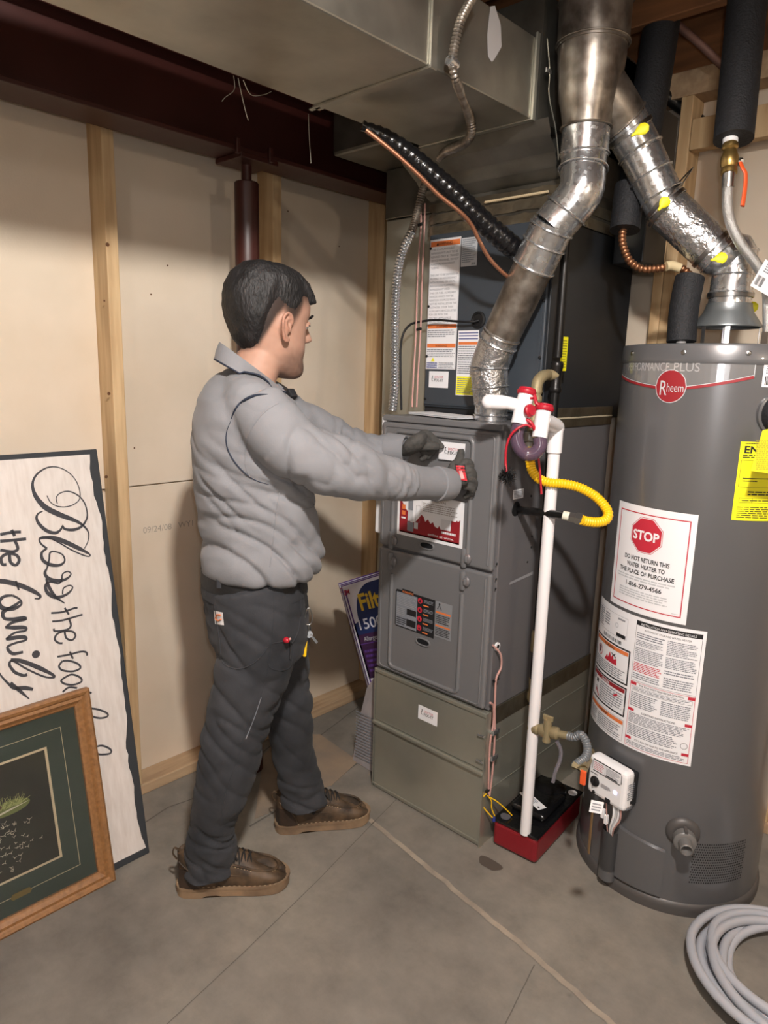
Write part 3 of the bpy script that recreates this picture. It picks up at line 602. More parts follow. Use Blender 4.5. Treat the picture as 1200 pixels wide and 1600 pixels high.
# ================================================================== FLUE PIPES
def bead_ring(b, c, ax, r, m, h=.006): b.lathe(Vector(c)-Vector(ax).normalized()*h/2, ax, [(0, r), (h*.2, r+.0035), (h*.5, r+.0045), (h*.8, r+.0035), (h, r)], m, 32, cap=False)
def pipe(name, a, b, r0, r1, m, beads=(), parent=None):
    k = MB(); a = Vector(a); b = Vector(b); k.tube([a, b], [r0, r1], m, 36); ax = (b-a)
    for t in beads: bead_ring(k, a+ax*t, ax, r0+(r1-r0)*t, m)
    return k.build(name)
fl = empty('furnace_vent', (-1.205, 1.755, 1.31))
B0 = Vector((-1.215, 1.765, 1.312)); D0 = dep(B0)
P1 = K(764, 574, D0-.03); P2 = K(778, 535, D0-.06); P3 = K(858, 365, 1.87); P4 = K(907, 300, 1.82); P4b = K(911, 265, 1.82)
P5 = K(913, 240, 1.82); 
up = Vector((0, 0, 1)); P6 = P5+up*.055
o = [pipe('crimped_collar', B0, B0+up*.055, .048, .051, 'bright', (.3,)), pipe('elbow_lower', B0+up*.05, P1, .053, .055, 'crinkle', (.45, .95))]
e = MB().tube([P1-up*.02, P1, P1.lerp(P2, .5), P2, P2.lerp(P3, .1)], .0555, 'crinkle', 32, sub=4); bead_ring(e, P1, P1-B0+Vector((.02, 0, 0)), .056, 'bright'); bead_ring(e, P2, P3-P1, .056, 'bright'); o.append(e.build('elbow_joint'))
dd = (P3-P2)
o.append(pipe('straight_pipe', P2+dd*.06, P3-dd*.25, .054, .0555, 'stack', (.02,)))
o.append(pipe('upper_sleeve', P3-dd*.30, P3+dd*.08, .058, .058, 'bright', (.04, .55, .9)))
e = MB().tube([P3+dd*.05, P3.lerp(P4, .5), P4, P4b, P5], [.057, .057, .0575, .0575, .058], 'bright', 36, sub=5); bead_ring(e, P3.lerp(P4, .55), P4-P3, .060, 'bright'); bead_ring(e, P4b, P5-P4, .0605, 'bright'); o.append(e.build('elbow_upper'))
o.append(pipe('neck', P5-up*.01, P5+up*.07, .0605, .0605, 'bright', (.1,)))
# wye body, branch and stack
W0 = P5+up*.05
W1 = W0+up*.175; wy = MB().tube([W0, W0+up*.03, W0+up*.10, W1, W1+up*.03], [.058, .063, .078, .085, .085], 'stack', 40, sub=3); bead_ring(wy, W0+up*.01, up, .062, 'stack')
BR = K(975, 190, 1.83); BR2 = K(1000, 236, 1.85); ctr = W0+up*.13
wy.tube([ctr, ctr.lerp(BR, .5), BR], [.07, .066, .060], 'stack', 36, sub=3); bead_ring(wy, BR, BR-ctr, .060, 'stack')
o.append(wy.build('wye'))
S0 = W1+up*.02; o.append(pipe('stack_pipe', S0, Vector((S0.x, S0.y, 2.66)), .089, .089, 'stack', (.02, .26, .62)))
adopt(fl, *o); tag(fl, 'galvanized furnace vent pipe slanting up from the furnace into a large wye stack', 'vent pipe')
# heater vent
HX, HY, HR_, HZ = -.66, 2.03, .255, 1.535
hv = empty('heater_vent', (HX, HY, 1.69))
V0 = Vector((HX, HY, 1.640)); V1 = V0+up*.10; V2 = K(1122, 400, dep(V1)-.0); V3 = K(1042, 325, 1.86)
o = [pipe('collar_pipe', V0, V1, .0535, .051, 'bright', (.35, .8))]
e = MB().tube([V1, V1+up*.035, V2, V2.lerp(V3, .15)], [.051, .052, .053, .053], 'bright', 32, sub=5); bead_ring(e, V1+up*.03, up+Vector((-.2, 0, 0)), .053, 'bright'); bead_ring(e, V2, V3-V2, .053, 'bright'); o.append(e.build('elbow'))
o.append(pipe('foil_wrapped_pipe', V2.lerp(V3, .08), V3, .055, .056, 'crinkle'))
o.append(pipe('upper_pipe', V3.lerp(BR2, -.02), BR2.lerp(V3, .05), .053, .054, 'bright', (.25, .62)))
e = MB().tube([BR2.lerp(V3, .06), BR2, BR2.lerp(BR, .5), BR], [.0545, .0555, .056, .0575], 'bright', 32, sub=3); bead_ring(e, BR2, BR2-V3, .056, 'bright'); bead_ring(e, BR2.lerp(BR, .6), BR-BR2, .057, 'bright'); o.append(e.build('adjustable_elbow'))
adopt(hv, *o); tag(hv, 'galvanized water heater vent rising and slanting left to join the stack', 'vent pipe')
def clamp(c, ax, r, tab_dir, lab):
    ax = Vector(ax).normalized(); root = empty('band_clamp', tuple(c)); c = Vector(c)
    b1 = MB().lathe(c-ax*.006, ax, [(0, r+.001), (.001, r+.003), (.011, r+.003), (.012, r+.001)], 'steel', 36, cap=False).build('band')
    k = MB()
    td = tab_dir; rt_ = td[0]; pp_ = td[1]; base = K(*pp_[0], td[2]); e_ = K(*pp_[1], td[2]-.01); tv = (e_-base); s_ = tv.cross(_f).normalized(); k.tube([c+(base-c).normalized()*r, base], .003, 'steel', 8)
    k.rings([[base+tv*x+s_*(w*math.cos(a))+_f*(.003*math.sin(a)) for a in (2*math.pi*j/12 for j in range(12))] for x, w in ((-.1, .003), (.15, .0045), (.35, .010), (.65, .0145), (.9, .011), (1.0, .004))], 'tagyellow')
    b2 = k.build('thumb_key'); adopt(root, b1, b2); tag(root, lab, 'clamp', 'band clamps on the heater vent')
clamp(BR.lerp(BR2, .35), BR2-BR, .0585, (0, ((989, 211), (1013, 196)), 1.735), 'band clamp with yellow thumb key, topmost, just below the wye')
clamp(V3.lerp(V2, .0), V2-V3, .057, (0, ((1030, 327), (1044, 309)), 1.79), 'band clamp with yellow thumb key halfway up the slanting heater vent')
clamp(V2.lerp(V3, .14), V3-V2, .0555, (0, ((1113, 406), (1136, 401)), 1.79), 'band clamp with yellow thumb key at the lower end of the foil wrapped vent')
clamp(V0+up*.028, up, .0545, (0, ((1163, 484), (1184, 477)), 1.86), 'band clamp with yellow thumb key just above the draft hood')
q = V3.lerp(BR2, .12); ax = (V2-V3).normalized()
k = MB().lathe(q-ax*.004, ax, [(0, .0565), (.001, .058), (.010, .058), (.011, .0565)], 'steel', 32, cap=False); k.tube([q+_r*.045+_u*.04, q+_r*.075+_u*.085, q+_r*.085+_u*.10+_f*.1], .006, 'steel', 8, sub=3, flat=.3); k = k.build('pipe_strap'); tag(k, 'metal hanger strap around the slanting heater vent, tied to the stud', 'strap')
# ================================================================== WATER HEATER
wh = empty('water_heater', (HX, HY, 0))
def cy(th, z, h=0): a = R(th); return Vector((HX+(HR_+h)*math.cos(a), HY+(HR_+h)*math.sin(a), z))
def cn(th): return Vector((math.cos(R(th)), math.sin(R(th)), 0))
def ct(th): return Vector((-math.sin(R(th)), math.cos(R(th)), 0))
o = [MB().lathe((HX, HY, 0), up, [(.035, .255), (1.487, .255)], 'heater', 96).build('tank_jacket')]
o.append(MB().lathe((HX, HY, 0), up, [(1.487, .2565), (1.493, .2585), (1.500, .2575), (1.528, .2565), (1.534, .2535), (1.5355, .248), (1.5355, .02)], 'heater', 96).build('top_cap'))
o.append(MB().lathe((HX, HY, 0), up, [(.0, .262), (.02, .263), (.032, .261), (.037, .2555)], 'heaterd', 96).build('base_ring'))
k = MB()
for th in (-130, -92, -60, -25):
    k.lathe(cy(th, 1.513, .001), cn(th), [(0, .006), (.002, .006), (.003, .004)], 'steel', 14)
o.append(k.build('cap_screw'))
fc = lambda u, v, h: cy(math.degrees(u/HR_), v, .0008+h)
U = lambda th: HR_*R(th)
# clear badge band with curved red line
d = Decal(fc, True); sheen = mat('silver_film', '8c8c8e', .16, .45, coat=.5)
ua, ub, um = U(-146), U(-55.9), U(-97.5)
def low(u): 
    t = (u-um)/(ua-um) if u < um else (u-um)/(ub-um); return 1.425+(.029 if u < um else .034)*t**1.5
n = 30; us = [ua+(ub-ua)*i/n for i in range(n+1)]
d.b.add([fc(u, z, .0003) for u in us for z in (low(u)+.004, 1.503)], [(2*i, 2*i+2, 2*i+3, 2*i+1) for i in range(n)], sheen)
d.ribbon([(u, low(u)) for u in us], .007, 'inkdr', 2, 0); d.ribbon([(u, 1.5035) for u in us], .0018, 'heaterd', 2, 0); d.ribbon([(u, low(u)+.004) for u in us], .0015, 'gpaper', 3, 0)
d.ribbon([(ub, 1.503), (ub, 1.460)], .0018, 'gpaper', 2, 0)
x = U(-139)
silver = mat('mirror_letter', 'd5d5d8', .25, .6)
d.text('PERFORMANCE', U(-133), 1.468, .030, silver, 3, 0, 'l', .150); d.text('PLUS', U(-96.5), 1.468, .030, silver, 3, 0, 'l', .062)
o.append(d.build('name_band'))
d = Decal(fc, True); d.disc(um, 1.431, .041, 'gpaper', 3, 36); d.disc(um, 1.431, .039, 'inkdr', 4, 36); d.text('R', um-.0265, 1.409, .052, 'gpaper', 6, 0, 'l', .019); d.text('heem', um-.008, 1.418, .030, 'gpaper', 6, 0, 'l', .042); o.append(d.build('round_badge'))
# STOP label
d = Decal(fc, True); a, bq, z0, z1 = U(-128.2), U(-74.6), .832, 1.120; w = bq-a; d.sheet(a, z0, bq, z1, 'paper', 14)
d.frame(a+.014, z0+.016, bq-.014, z1-.018, .0028, 'inkr', 2, 14); cxo = a+w*.47; czo = z1-.075
def octa(r): return [(cxo+r*math.cos(R(22.5+45*i)), czo+r*math.sin(R(22.5+45*i))) for i in range(8)]
d.poly(octa(.0515), 'inkr', 2); d.poly(octa(.0500), 'paper', 3); d.poly(octa(.0478), 'inkr', 4); d.text('STOP', cxo, czo-.0125, .034, 'paper', 6, .03, 'c', .078)
for i, s in enumerate(('DO NOT RETURN THIS', 'WATER HEATER TO', 'THE PLACE OF PURCHASE')): d.text(s, a+w*.49, z1-.147-i*.0185, .0165, 'ink', 3, .025, 'c', (.135, .115, .165)[i])
d.lines(a+.028, z1-.203, bq-.028, z1-.189, 2, 'gpaper', 3); d.text('1-866-279-4566', a+w*.49, z1-.219, .0170, 'ink', 3, .02, 'c', .108); d.lines(a+.040, z1-.252, bq-.045, z1-.226, 4, 'gpaper', 3); d.lines(bq-.038, z0+.022, bq-.020, z0+.026, 1, 'gpaper'); o.append(d.build('stop_label'))
# large instruction label
d = Decal(fc, True); a, bq, z0, z1 = U(-144.9), U(-63), .447, .823; c_ = U(-104.2)
d.sheet(a, z0, bq, z1, 'paper', 18)
d.lines(a+.012, z1-.075, a+.05, z1-.022, 9); d.lines(a+.055, z1-.062, a+.085, z1-.025, 5); d.disc(a+.118, z1-.048, .006, 'inkg', 3, 14, .0068); d.frame(a+.010, z1-.080, c_-.022, z1-.018, .0006, 'inkg'); d.rect(c_-.062, z1-.078, c_-.026, z1-.068, 'ink', 3); d.barcode(a+.055, z1-.098, c_-.036, z1-.088); d.lines(c_-.06, z1-.032, c_-.03, z1-.022, 1)
# warning box (orange)
def rframe(u0, v0, u1, v1, m='ink', t=.0045): d.frame(u0, v0, u1, v1, t, m, 2, 6)
x0, x1 = a+.006, c_-.004
rframe(x0, z1-.205, x1, z1-.104); d.rect(x0+.006, z1-.122, x1-.006, z1-.111, 'label_or', 3, 6); d.text('WARNING', (x0+x1)/2, z1-.1205, .0105, 'ink', 4, .02)
d.disc(x0+.036, z1-.148, .0165, 'inkr', 3, 22, .0145); d.rect(x0+.030, z1-.156, x0+.042, z1-.138, 'ink', 3); d.rect(x0+.033, z1-.138, x0+.038, z1-.132, 'ink', 3); d.ribbon([(x0+.025, z1-.137), (x0+.047, z1-.159)], .002, 'inkr', 4, 0)
fl_ = [(x0+.068, z1-.163), (x0+.08, z1-.145), (x0+.085, z1-.153), (x0+.093, z1-.133), (x0+.10, z1-.148), (x0+.108, z1-.136), (x0+.112, z1-.150), (x0+.124, z1-.144), (x0+.126, z1-.163)]
for i in range(len(fl_)-1): d.poly([fl_[i], fl_[i+1], (fl_[i+1][0], z1-.1635), (fl_[i][0], z1-.1635)], 'inkr', 3)
d.disc(x0+.118, z1-.128, .0035, 'ink', 4, 12); d.ribbon([(x0+.118, z1-.132), (x0+.109, z1-.138), (x0+.101, z1-.133)], .003, 'ink', 4, 2); d.ribbon([(x0+.112, z1-.137), (x0+.122, z1-.143)], .0028, 'ink', 4, 0)
d.lines(x0+.012, z1-.197, x1-.012, z1-.168, 5)
# danger box (red)
rframe(x0, z1-.298, x1, z1-.212); d.rect(x0+.006, z1-.230, x1-.006, z1-.218, 'inkdr', 3, 6); d.text('DANGER', (x0+x1)/2, z1-.228, .010, 'paper', 5, .02)
d.rect(x0+.012, z1-.246, x0+.020, z1-.235, 'ink', 3); d.rect(x0+.030, z1-.250, x0+.044, z1-.238, 'ink', 3); d.ribbon([(x0+.028, z1-.272), (x0+.04, z1-.278), (x0+.052, z1-.288)], .006, 'inkr', 3, 2); d.ribbon([(x0+.033, z1-.262), (x0+.040, z1-.274)], .003, 'ink', 4, 0); d.lines(x0+.058, z1-.290, x1-.010, z1-.234, 8); d.rect(x0+.056, z1-.292, x0+.0565, z1-.232, 'ink', 3)
d.b.add([fc(u, v, .0014) for u, v in ((x1-.055, z1-.243), (x1-.038, z1-.236), (x1-.002, z1-.270), (x1-.016, z1-.282))], [(0, 1, 2, 3)], 'paper'); d.ribbon([(x1-.044, z1-.252), (x1-.030, z1-.242)], .006, 'inkr', 6, 0)
d.rect(x0+.002, z1-.322, x1-.002, z1-.311, 'label_or', 3, 6); d.text('WARNING', (x0+x1)/2, z1-.320, .010, 'ink', 4, .02); d.lines(x0+.006, z1-.366, x0+.055, z1-.328, 6); d.lines(x0+.060, z1-.366, x1-.006, z1-.328, 6); d.frame(x0, z0+.006, x1, z1-.308, .0008, 'ink', 2, 6)
# right column
x0, x1 = c_+.006, bq-.008; xm = (x0+x1)/2
d.rect(x0, z1-.022, x1, z1-.010, 'ink', 2, 8); d.text('INSTALLATION AND OPERATING DETAILS', xm, z1-.0195, .0085, 'paper', 4, 0, 'c', .14); d.text('AUTOMATIC STORAGE WATER HEATER', xm, z1-.034, .0075, 'ink', 3, 0, 'c', .12); d.frame(x0, z1-.178, x1, z1-.009, .0008, 'ink', 2, 8)
for (q0, q1, n_, m_) in ((.040, .058, 3, 'inkg'), (.061, .078, 4, 'inkg'), (.082, .122, 8, 'inkg'), (.125, .152, 6, 'inkr'), (.155, .172, 3, 'inkg')): d.lines(x0+.004, z1-q1, xm-.003, z1-q0, n_, m_)
for (q0, q1, n_, m_) in ((.040, .082, 9, 'inkg'), (.086, .118, 7, 'inkg'), (.122, .135, 2, 'inkg'), (.142, .172, 5, 'inkg')): d.lines(xm+.003, z1-q1, x1-.005, z1-q0, n_, m_)
for zz, s in ((.186, 'FOR YOUR SAFETY READ BEFORE OPERATING'), (.262, 'LIGHTING INSTRUCTIONS'), (.345, 'TO TURN OFF GAS TO THE APPLIANCE')):
    d.rect(x0, z1-zz-.005, x0+.018, z1-zz+.003, 'inkr', 3); d.rect(x1-.018, z1-zz-.005, x1, z1-zz+.003, 'inkr', 3); d.text(s, xm, z1-zz-.004, .0072, 'ink', 3, .01, 'c', min(.115, .0036*len(s)+.012))
d.frame(x0, z1-.370, x1, z1-.181, .0012, 'inkr', 2, 8)
d.frame(x0+.006, z1-.206, x1-.006, z1-.194, .0007, 'ink', 2, 8); d.lines(x0+.010, z1-.204, x1-.010, z1-.196, 2); d.lines(x0+.005, z1-.252, xm-.004, z1-.210, 8); d.lines(xm+.004, z1-.252, x1-.005, z1-.210, 8)
d.lines(x0+.005, z1-.300, x1-.006, z1-.270, 7); d.lines(x0+.005, z1-.337, x1-.030, z1-.303, 7); d.disc(x1-.014, z1-.322, .008, 'ink', 3, 14, .009); d.lines(x0+.005, z1-.366, x1-.006, z1-.353, 3)
o.append(d.build('instruction_label'))
# yellow energy label and white barcode label at the right
d = Decal(fc, True); a, bq, z0, z1 = U(-58.2), U(-12), 1.115, 1.307; d.sheet(a, z0, bq, z1, 'label_y', 12); d.lines(a+.010, z1-.006, a+.05, z1-.002, 1, 'ink'); d.text('ENERGYGUIDE', a+.010, z1-.027, .024, 'ink', 3, .03, 'l', .18); d.lines(a+.008, z1-.040, bq-.02, z1-.030, 2, 'ink')
d.frame(a+.006, z1-.110, bq-.006, z1-.044, .0007, 'ink', 2, 8); d.rect(a+.014, z1-.089, bq-.02, z1-.087, 'ink', 3, 8); d.lines(a+.014, z1-.097, a+.05, z1-.092, 1, 'ink'); d.lines(a+.03, z1-.130, bq-.03, z1-.118, 2, 'ink'); d.frame(a+.012, z1-.148, bq-.02, z1-.136, .0007, 'ink', 2, 8); d.rect(a+.042, z1-.148, a+.0427, z1-.136, 'ink', 3); d.lines(a+.018, z1-.144, bq-.03, z1-.140, 1, 'ink'); d.lines(a+.010, z0+.006, bq-.01, z0+.036, 6, 'ink', 3, .35); o.append(d.build('energy_label'))
d = Decal(fc, True); a, bq, z0, z1 = U(-51.6), U(-38), 1.436, 1.503; d.sheet(a, z0, bq, z1, 'paper', 4); d.lines(a+.006, z0+.03, bq-.004, z1-.006, 6); d.barcode(a+.006, z0+.005, bq-.01, z0+.025, 'ink', 14); o.append(d.build('barcode_label'))
q = cy(-40.5, 1.375); o.append(MB().lathe(q, cn(-40.5), [(-.005, .053), (.004, .053), (.006, .048)], 'heater', 36).build('port_ring')); o.append(MB().lathe(q, cn(-40.5), [(0, .047), (.012, .047), (.03, .040), (.042, .026), (.047, .008)], 'foam', 36).build('port_insulation'))
# control valve
th = -103.5; q = cy(th, .342); mt_ = Matrix((( *ct(th), q.x), ( *cn(th), q.y), (0, 0, 1, q.z), (0, 0, 0, 1)))
mt_ = Matrix(((ct(th).x, cn(th).x, 0, q.x), (ct(th).y, cn(th).y, 0, q.y), (0, 0, 1, q.z), (0, 0, 0, 1)))
cv = MB().rbox((-.048, -.004, -.050), (.058, .022, .050), .006, 'foam', mt_).build('valve_body')
k = MB().rbox((-.068, .016, -.056), (.062, .058, .062), .014, 'white', mt_, 3).build('cover', cv)
dm = lambda u, v, h: mt_ @ Vector((u, .0585+h, v))
d = Decal(dm); d.poly([(-.048, .020), (.042, .020), (.048, .026), (.048, .050), (.042, .056), (-.048, .056), (-.052, .05), (-.052, .026)], 'ink', 1); d.rect(-.050, .023, .046, .053, 'paper', 2); d.lines(-.046, .026, -.012, .050, 5, 'inkr', 3, .35); d.rect(-.008, .024, -.0075, .052, 'ink', 3); d.lines(-.004, .030, .042, .050, 5); d.rect(-.004, .024, .035, .028, 'ink', 3)
d.lines(-.018, -.016, .016, -.004, 4); d.lines(-.055, .010, -.03, .015, 1, 'ink'); d.rect(.0, -.054, .018, -.038, 'ink', 2); d.build('control_label', cv)
k = MB(); k.lathe(mt_ @ Vector((-.038, .058, -.010)), cn(th), [(0, .0145), (.004, .0145), (.006, .012)], 'black', 28); k.rbox((-.040, .066, -.021), (-.036, .069, .001), .001, 'black', mt_, 1); k.build('dial', cv)
k = MB().lathe(mt_ @ Vector((-.040, .057, -.044)), cn(th), [(0, .005), (.004, .004)], 'black', 12); k.build('igniter_button', cv)
k = MB().lathe(mt_ @ Vector((.030, .0575, -.008)), cn(th), [(0, .006), (.0015, .005)], mat('indicator_light', 'b9b4ff', .3, emit=4), 16); k.build('indicator_lamp', cv)
q2 = Matrix.Identity(4); d = Decal(lambda u, v, h: mt_ @ Vector((.0622+h, u, v))); d.lines(.022, -.02, .05, .03, 8); d.rect(.024, -.035, .034, -.025, 'ink', 2); d.lines(.022, -.05, .05, -.038, 3); d.build('side_print', cv)
o.append(cv)
wr = MB(); pz = .16
for i, (dx, m_, r_) in enumerate(((.008, 'white', .0035), (.020, 'white', .003), (.026, 'pink', .0025), (.014, 'gpaper', .003), (-.012, 'pink', .002))):
    wr.tube([mt_ @ Vector((dx*1.3+.010, .045, -.052)), mt_ @ Vector((dx*1.2+.012, .042, -.09)), mt_ @ Vector((dx*.6+.006, .036, -.135)), mt_ @ Vector((dx*.3-.004, .014, -.19))], r_, m_, 8, sub=5)
for dx, zz in ((-.014, -.103), (-.002, -.115)): wr.rbox((dx-.005, .036, zz-.014), (dx+.005, .046, zz+.014), .001, 'paper', mt_, 1)
o.append(wr.build('valve_wires'))
# access door with wire sleeve
dpts = [(-.4, 0)]
k = MB(); n = 14; u0, u1 = U(-103), U(-71); vs = []
for i in range(n+1):
    u = u0+(u1-u0)*i/n
    for v, hh in ((-.0, .0), (.001, .011), (.158-.02*i/n, .011), (.160-.02*i/n, 0)): vs.append(fc(u, .048+v, hh))
k.add(vs, [(4*i+j, 4*i+4+j, 4*i+5+j, 4*i+1+j) for i in range(n) for j in range(3)]+[(0, 1, 2, 3), tuple(4*n+j for j in (3, 2, 1, 0))], 'heater', False); o.append(k.build('access_door'))
k = MB(); q = cy(-104.5, 0, .012)
k.rings([[q+ct(-104.5)*(.025*math.cos(t))+cn(-104.5)*(.021*math.sin(t))+up*z for t in [2*math.pi*j/20 for j in range(20)]] for z in (.028, .034, .185, .180, .06)], 'heater', True); o.append(k.build('wire_sleeve'))
k = MB(); q = cy(-125, .105, .001); mm = Matrix(((ct(-125).x, cn(-125).x, 0, q.x), (ct(-125).y, cn(-125).y, 0, q.y), (0, 0, 1, q.z), (0, 0, 0, 1))); k.rbox((-.006, 0, -.07), (.006, .002, .07), .001, mat('tan_tape', '8d6f4b', .6), mm, 1); o.append(k.build('tan_tape'))
# drain valve
q = cy(-62.7, .252); nn = cn(-62.7); k = MB().lathe(q, nn, [(-.002, .044), (.003, .043), (.010, .034), (.012, .024)], 'heaterd', 32); k2 = MB()
k2.lathe(q, nn, [(.01, .020), (.024, .020), (.026, .029), (.046, .029), (.049, .026), (.050, .018), (.056, .017), (.078, .0165), (.080, .014), (.070, .012), (.055, .002)], mat('grey_plastic', '6a6866', .35), 24)
k2.box((-.004, .024, .020), (.004, .048, .034), 'heaterd', Matrix(((ct(-62.7).x, nn.x, 0, q.x), (ct(-62.7).y, nn.y, 0, q.y), (0, 0, 1, q.z), (0, 0, 0, 1))))
dv = k2.build('drain_valve'); o.append(dv); o.append(k.build('drain_escutcheon'))
# perforated air intake: holes as small recessed dark discs
k = MB(); hole = mat('vent_hole', '151414', .8)
for r_ in range(16):
    z = .105+r_*.0078
    for c2 in range(27):
        th_ = -55.5+c2*1.4+(.7 if r_ % 2 else 0)
        if th_ > -20: continue
        p = cy(th_, z, .0004); t1 = ct(th_); k.add([p+t1*(.0021*math.cos(x))+up*(.0026*math.sin(x)) for x in [2*math.pi*j/6 for j in range(6)]], [tuple(range(6))], hole)
g = k.build('intake_grille', recalc=False); g['kind'] = 'stuff'; o.append(g)
# draft hood on legs, nipples
k = MB().lathe((HX, HY, 0), up, [(1.586, .083), (1.588, .0855), (1.594, .084), (1.625, .062), (1.640, .057), (1.648, .056)], mat('hood_zinc', '8f9598', .38, .8), 40, cap=False); o.append(k.build('draft_hood'))
for a_ in (20, 110, 200, 290, 245):
    q = Vector((HX+.078*math.cos(R(a_)), HY+.078*math.sin(R(a_)), 0)); nv = Vector((math.cos(R(a_)), math.sin(R(a_)), 0)); tv = Vector((-nv.y, nv.x, 0)); k = MB()
    k.add([q+tv*s_*.006+nv*w_+up*z for z in (1.535, 1.592) for s_ in (-1, 1) for w_ in (0, .0015)], [(0, 1, 3, 2), (4, 5, 7, 6), (0, 1, 5, 4), (2, 3, 7, 6), (0, 2, 6, 4), (1, 3, 7, 5)], 'steel'); o.append(k.build('hood_leg'))
HP = K(1066, 520, 1.88); HP.z = 1.535; CP = K(1199, 520, 1.80); CP.z = 1.535
for p in (HP, CP): k = MB().lathe(p, up, [(0, .016), (.006, .016), (.007, .0125), (.04, .0125)], 'white', 20); o.append(k.build('nipple'))
adopt(wh, *o); tag(wh, 'tall dark grey cylindrical water heater with a red STOP label', 'water heater')
tg = Decal(lambda u, v, h: PY(1186, 700, 1.70)*0+K(1188, 700, 1.60)+_r*(u)+_u*(v)-_f*h); 
tg.poly([(-.022, -.052), (.05, -.062), (.045, .05), (.005, .04)], 'tagyellow', 0); tg.lines(-.010, -.050, .04, .02, 16, mat('tag_print', '8f8a20', .6), 1, .4); o = tg.build('hang_tag'); tag(o, 'pale yellow printed hang tag overlapping the yellow label at right edge of picture', 'tag')
# ================================================================== WATER PIPES
sl = MB().tube([HP+up*.012, K(1069, 480, 1.88), K(1078, 434, 1.88)], .0375, 'foam', 24, sub=3).build('pipe_insulation'); tag(sl, 'short black foam sleeve standing on the heater top, left of the draft hood', 'pipe insulation')
cp = [(975, 352), (972, 372), (976, 392), (986, 410), (1003, 420), (1025, 420), (1048, 416), (1064, 419), (1076, 428), (1081, 440)]
ro = empty('copper_flex_connector', tuple(K(1081, 440, 1.88))); k = MB().tube(trace(cp, 1.92, 1.88), .0095, 'copperflex', 12, sub=6, corr=(.011, .0016)).build('corrugated_tube'); k2 = MB().tube([K(1041, 416, 1.883), K(1050, 415, 1.883), K(1063, 419, 1.882)], .0125, mat('cream_tape', 'c3b28c', .7), 12, sub=4).build('cream_tape'); adopt(ro, k, k2)
tag(ro, 'corrugated copper connector bending from the black insulated pipe to the heater', 'pipe')
o = MB().tube([K(976, 360, 1.92), K(984, 290, 1.92)], .040, 'foam', 24).build('pipe_insulation'); tag(o, 'lower black foam sleeve hanging behind the slanting vent, above the copper connector', 'pipe insulation')
o = MB().tube([K(1000, 225, 1.95), K(1016, 150, 1.95), K(1035, 28, 1.95)], .049, 'foam', 24, sub=2).build('pipe_insulation'); tag(o, 'black foam insulated pipe behind the wye, middle one of the three large black pipes', 'pipe insulation')
o = MB().tube([K(1146, 218, 1.72), K(1157, 110, 1.72), K(1169, -8, 1.72), K(1172, -8, 1.72)+up*.35], .046, 'foam', 28, sub=3).build('pipe_insulation'); tag(o, 'thickest black foam insulated pipe, hanging above the brass ball valve', 'pipe insulation')
VP = [K(1141, 224, 1.72), K(1139, 272, 1.72)]; ax = VP[1]-VP[0]; vl = empty('ball_valve', tuple(VP[1]))
k = MB(); L_ = ax.length; k.lathe(VP[0], ax, [(-.01, .016), (.0, .0165), (.004, .0185), (.012, .0185), (.016, .0145), (.026, .0175), (.036, .0205), (.052, .0205), (.060, .017), (.064, .019), (.074, .019), (L_, .0155)], 'brass', 24)
k = k.build('body'); kw = MB().lathe(VP[0]-ax.normalized()*.012, ax, [(0, .0175), (.012, .0175), (.013, .015)], 'white', 20).build('white_ring')
st_ = K(1140, 252, 1.72); k2 = MB().tube([st_, K(1156, 253, 1.715)], .0075, 'steel', 12); k2.hexnut(K(1157, 253, 1.714), _r, .007, .0095, 'steel'); k2 = k2.build('stem')
hp = [K(1157, 254, 1.705), K(1161, 264, 1.70), K(1165, 272, 1.70), K(1164, 295, 1.70), K(1160, 322, 1.70)]; k3 = MB().tube(hp, [.006, .0062, .0068, .0068, .007], 'orange', 12, sub=4, flat=.55).build('lever'); adopt(vl, k, kw, k2, k3)
tag(vl, 'brass ball valve with orange lever below the thickest black pipe', 'valve')
bh = [(1139, 272), (1137, 300), (1137, 325), (1143, 352), (1158, 382), (1178, 408), (1193, 432), (1199, 460), (1200, 490), (1200, 522)]
ro = empty('braided_hose', tuple(K(1200, 522, 1.78))); P_ = trace(bh, 1.72, 1.79); k = MB().tube(P_, .0125, 'braid', 16, sub=6).build('braid'); k2 = MB(); k2.tube([P_[0]+(P_[0]-P_[1])*.1, P_[0].lerp(P_[1], .75)], .0145, 'steel', 20); k2.hexnut(P_[-1]-Vector((0, 0, .01)), up, .03, .017, 'steel'); adopt(ro, k, k2.build('ferrule'))
tag(ro, 'braided steel water hose curving from brass valve to the heater top', 'hose')
d = Decal(lambda u, v, h: K(1201, 434, 1.735)+(_r*.86-_u*.5)*u+(_u*.86+_r*.5)*v-_f*h); d.b.rbox((0, 0, 0), (.001, .001, .001), .0001); d.b = MB(); d.rect(-.030, -.040, .036, .036, 'paper', 0); d.barcode(-.025, -.032, -.005, -.006, 'ink', 8); d.lines(-.02, .005, .030, .030, 4); o = d.build('hose_tag'); tag(o, 'white wrap tag with a barcode on the braided hose', 'tag')
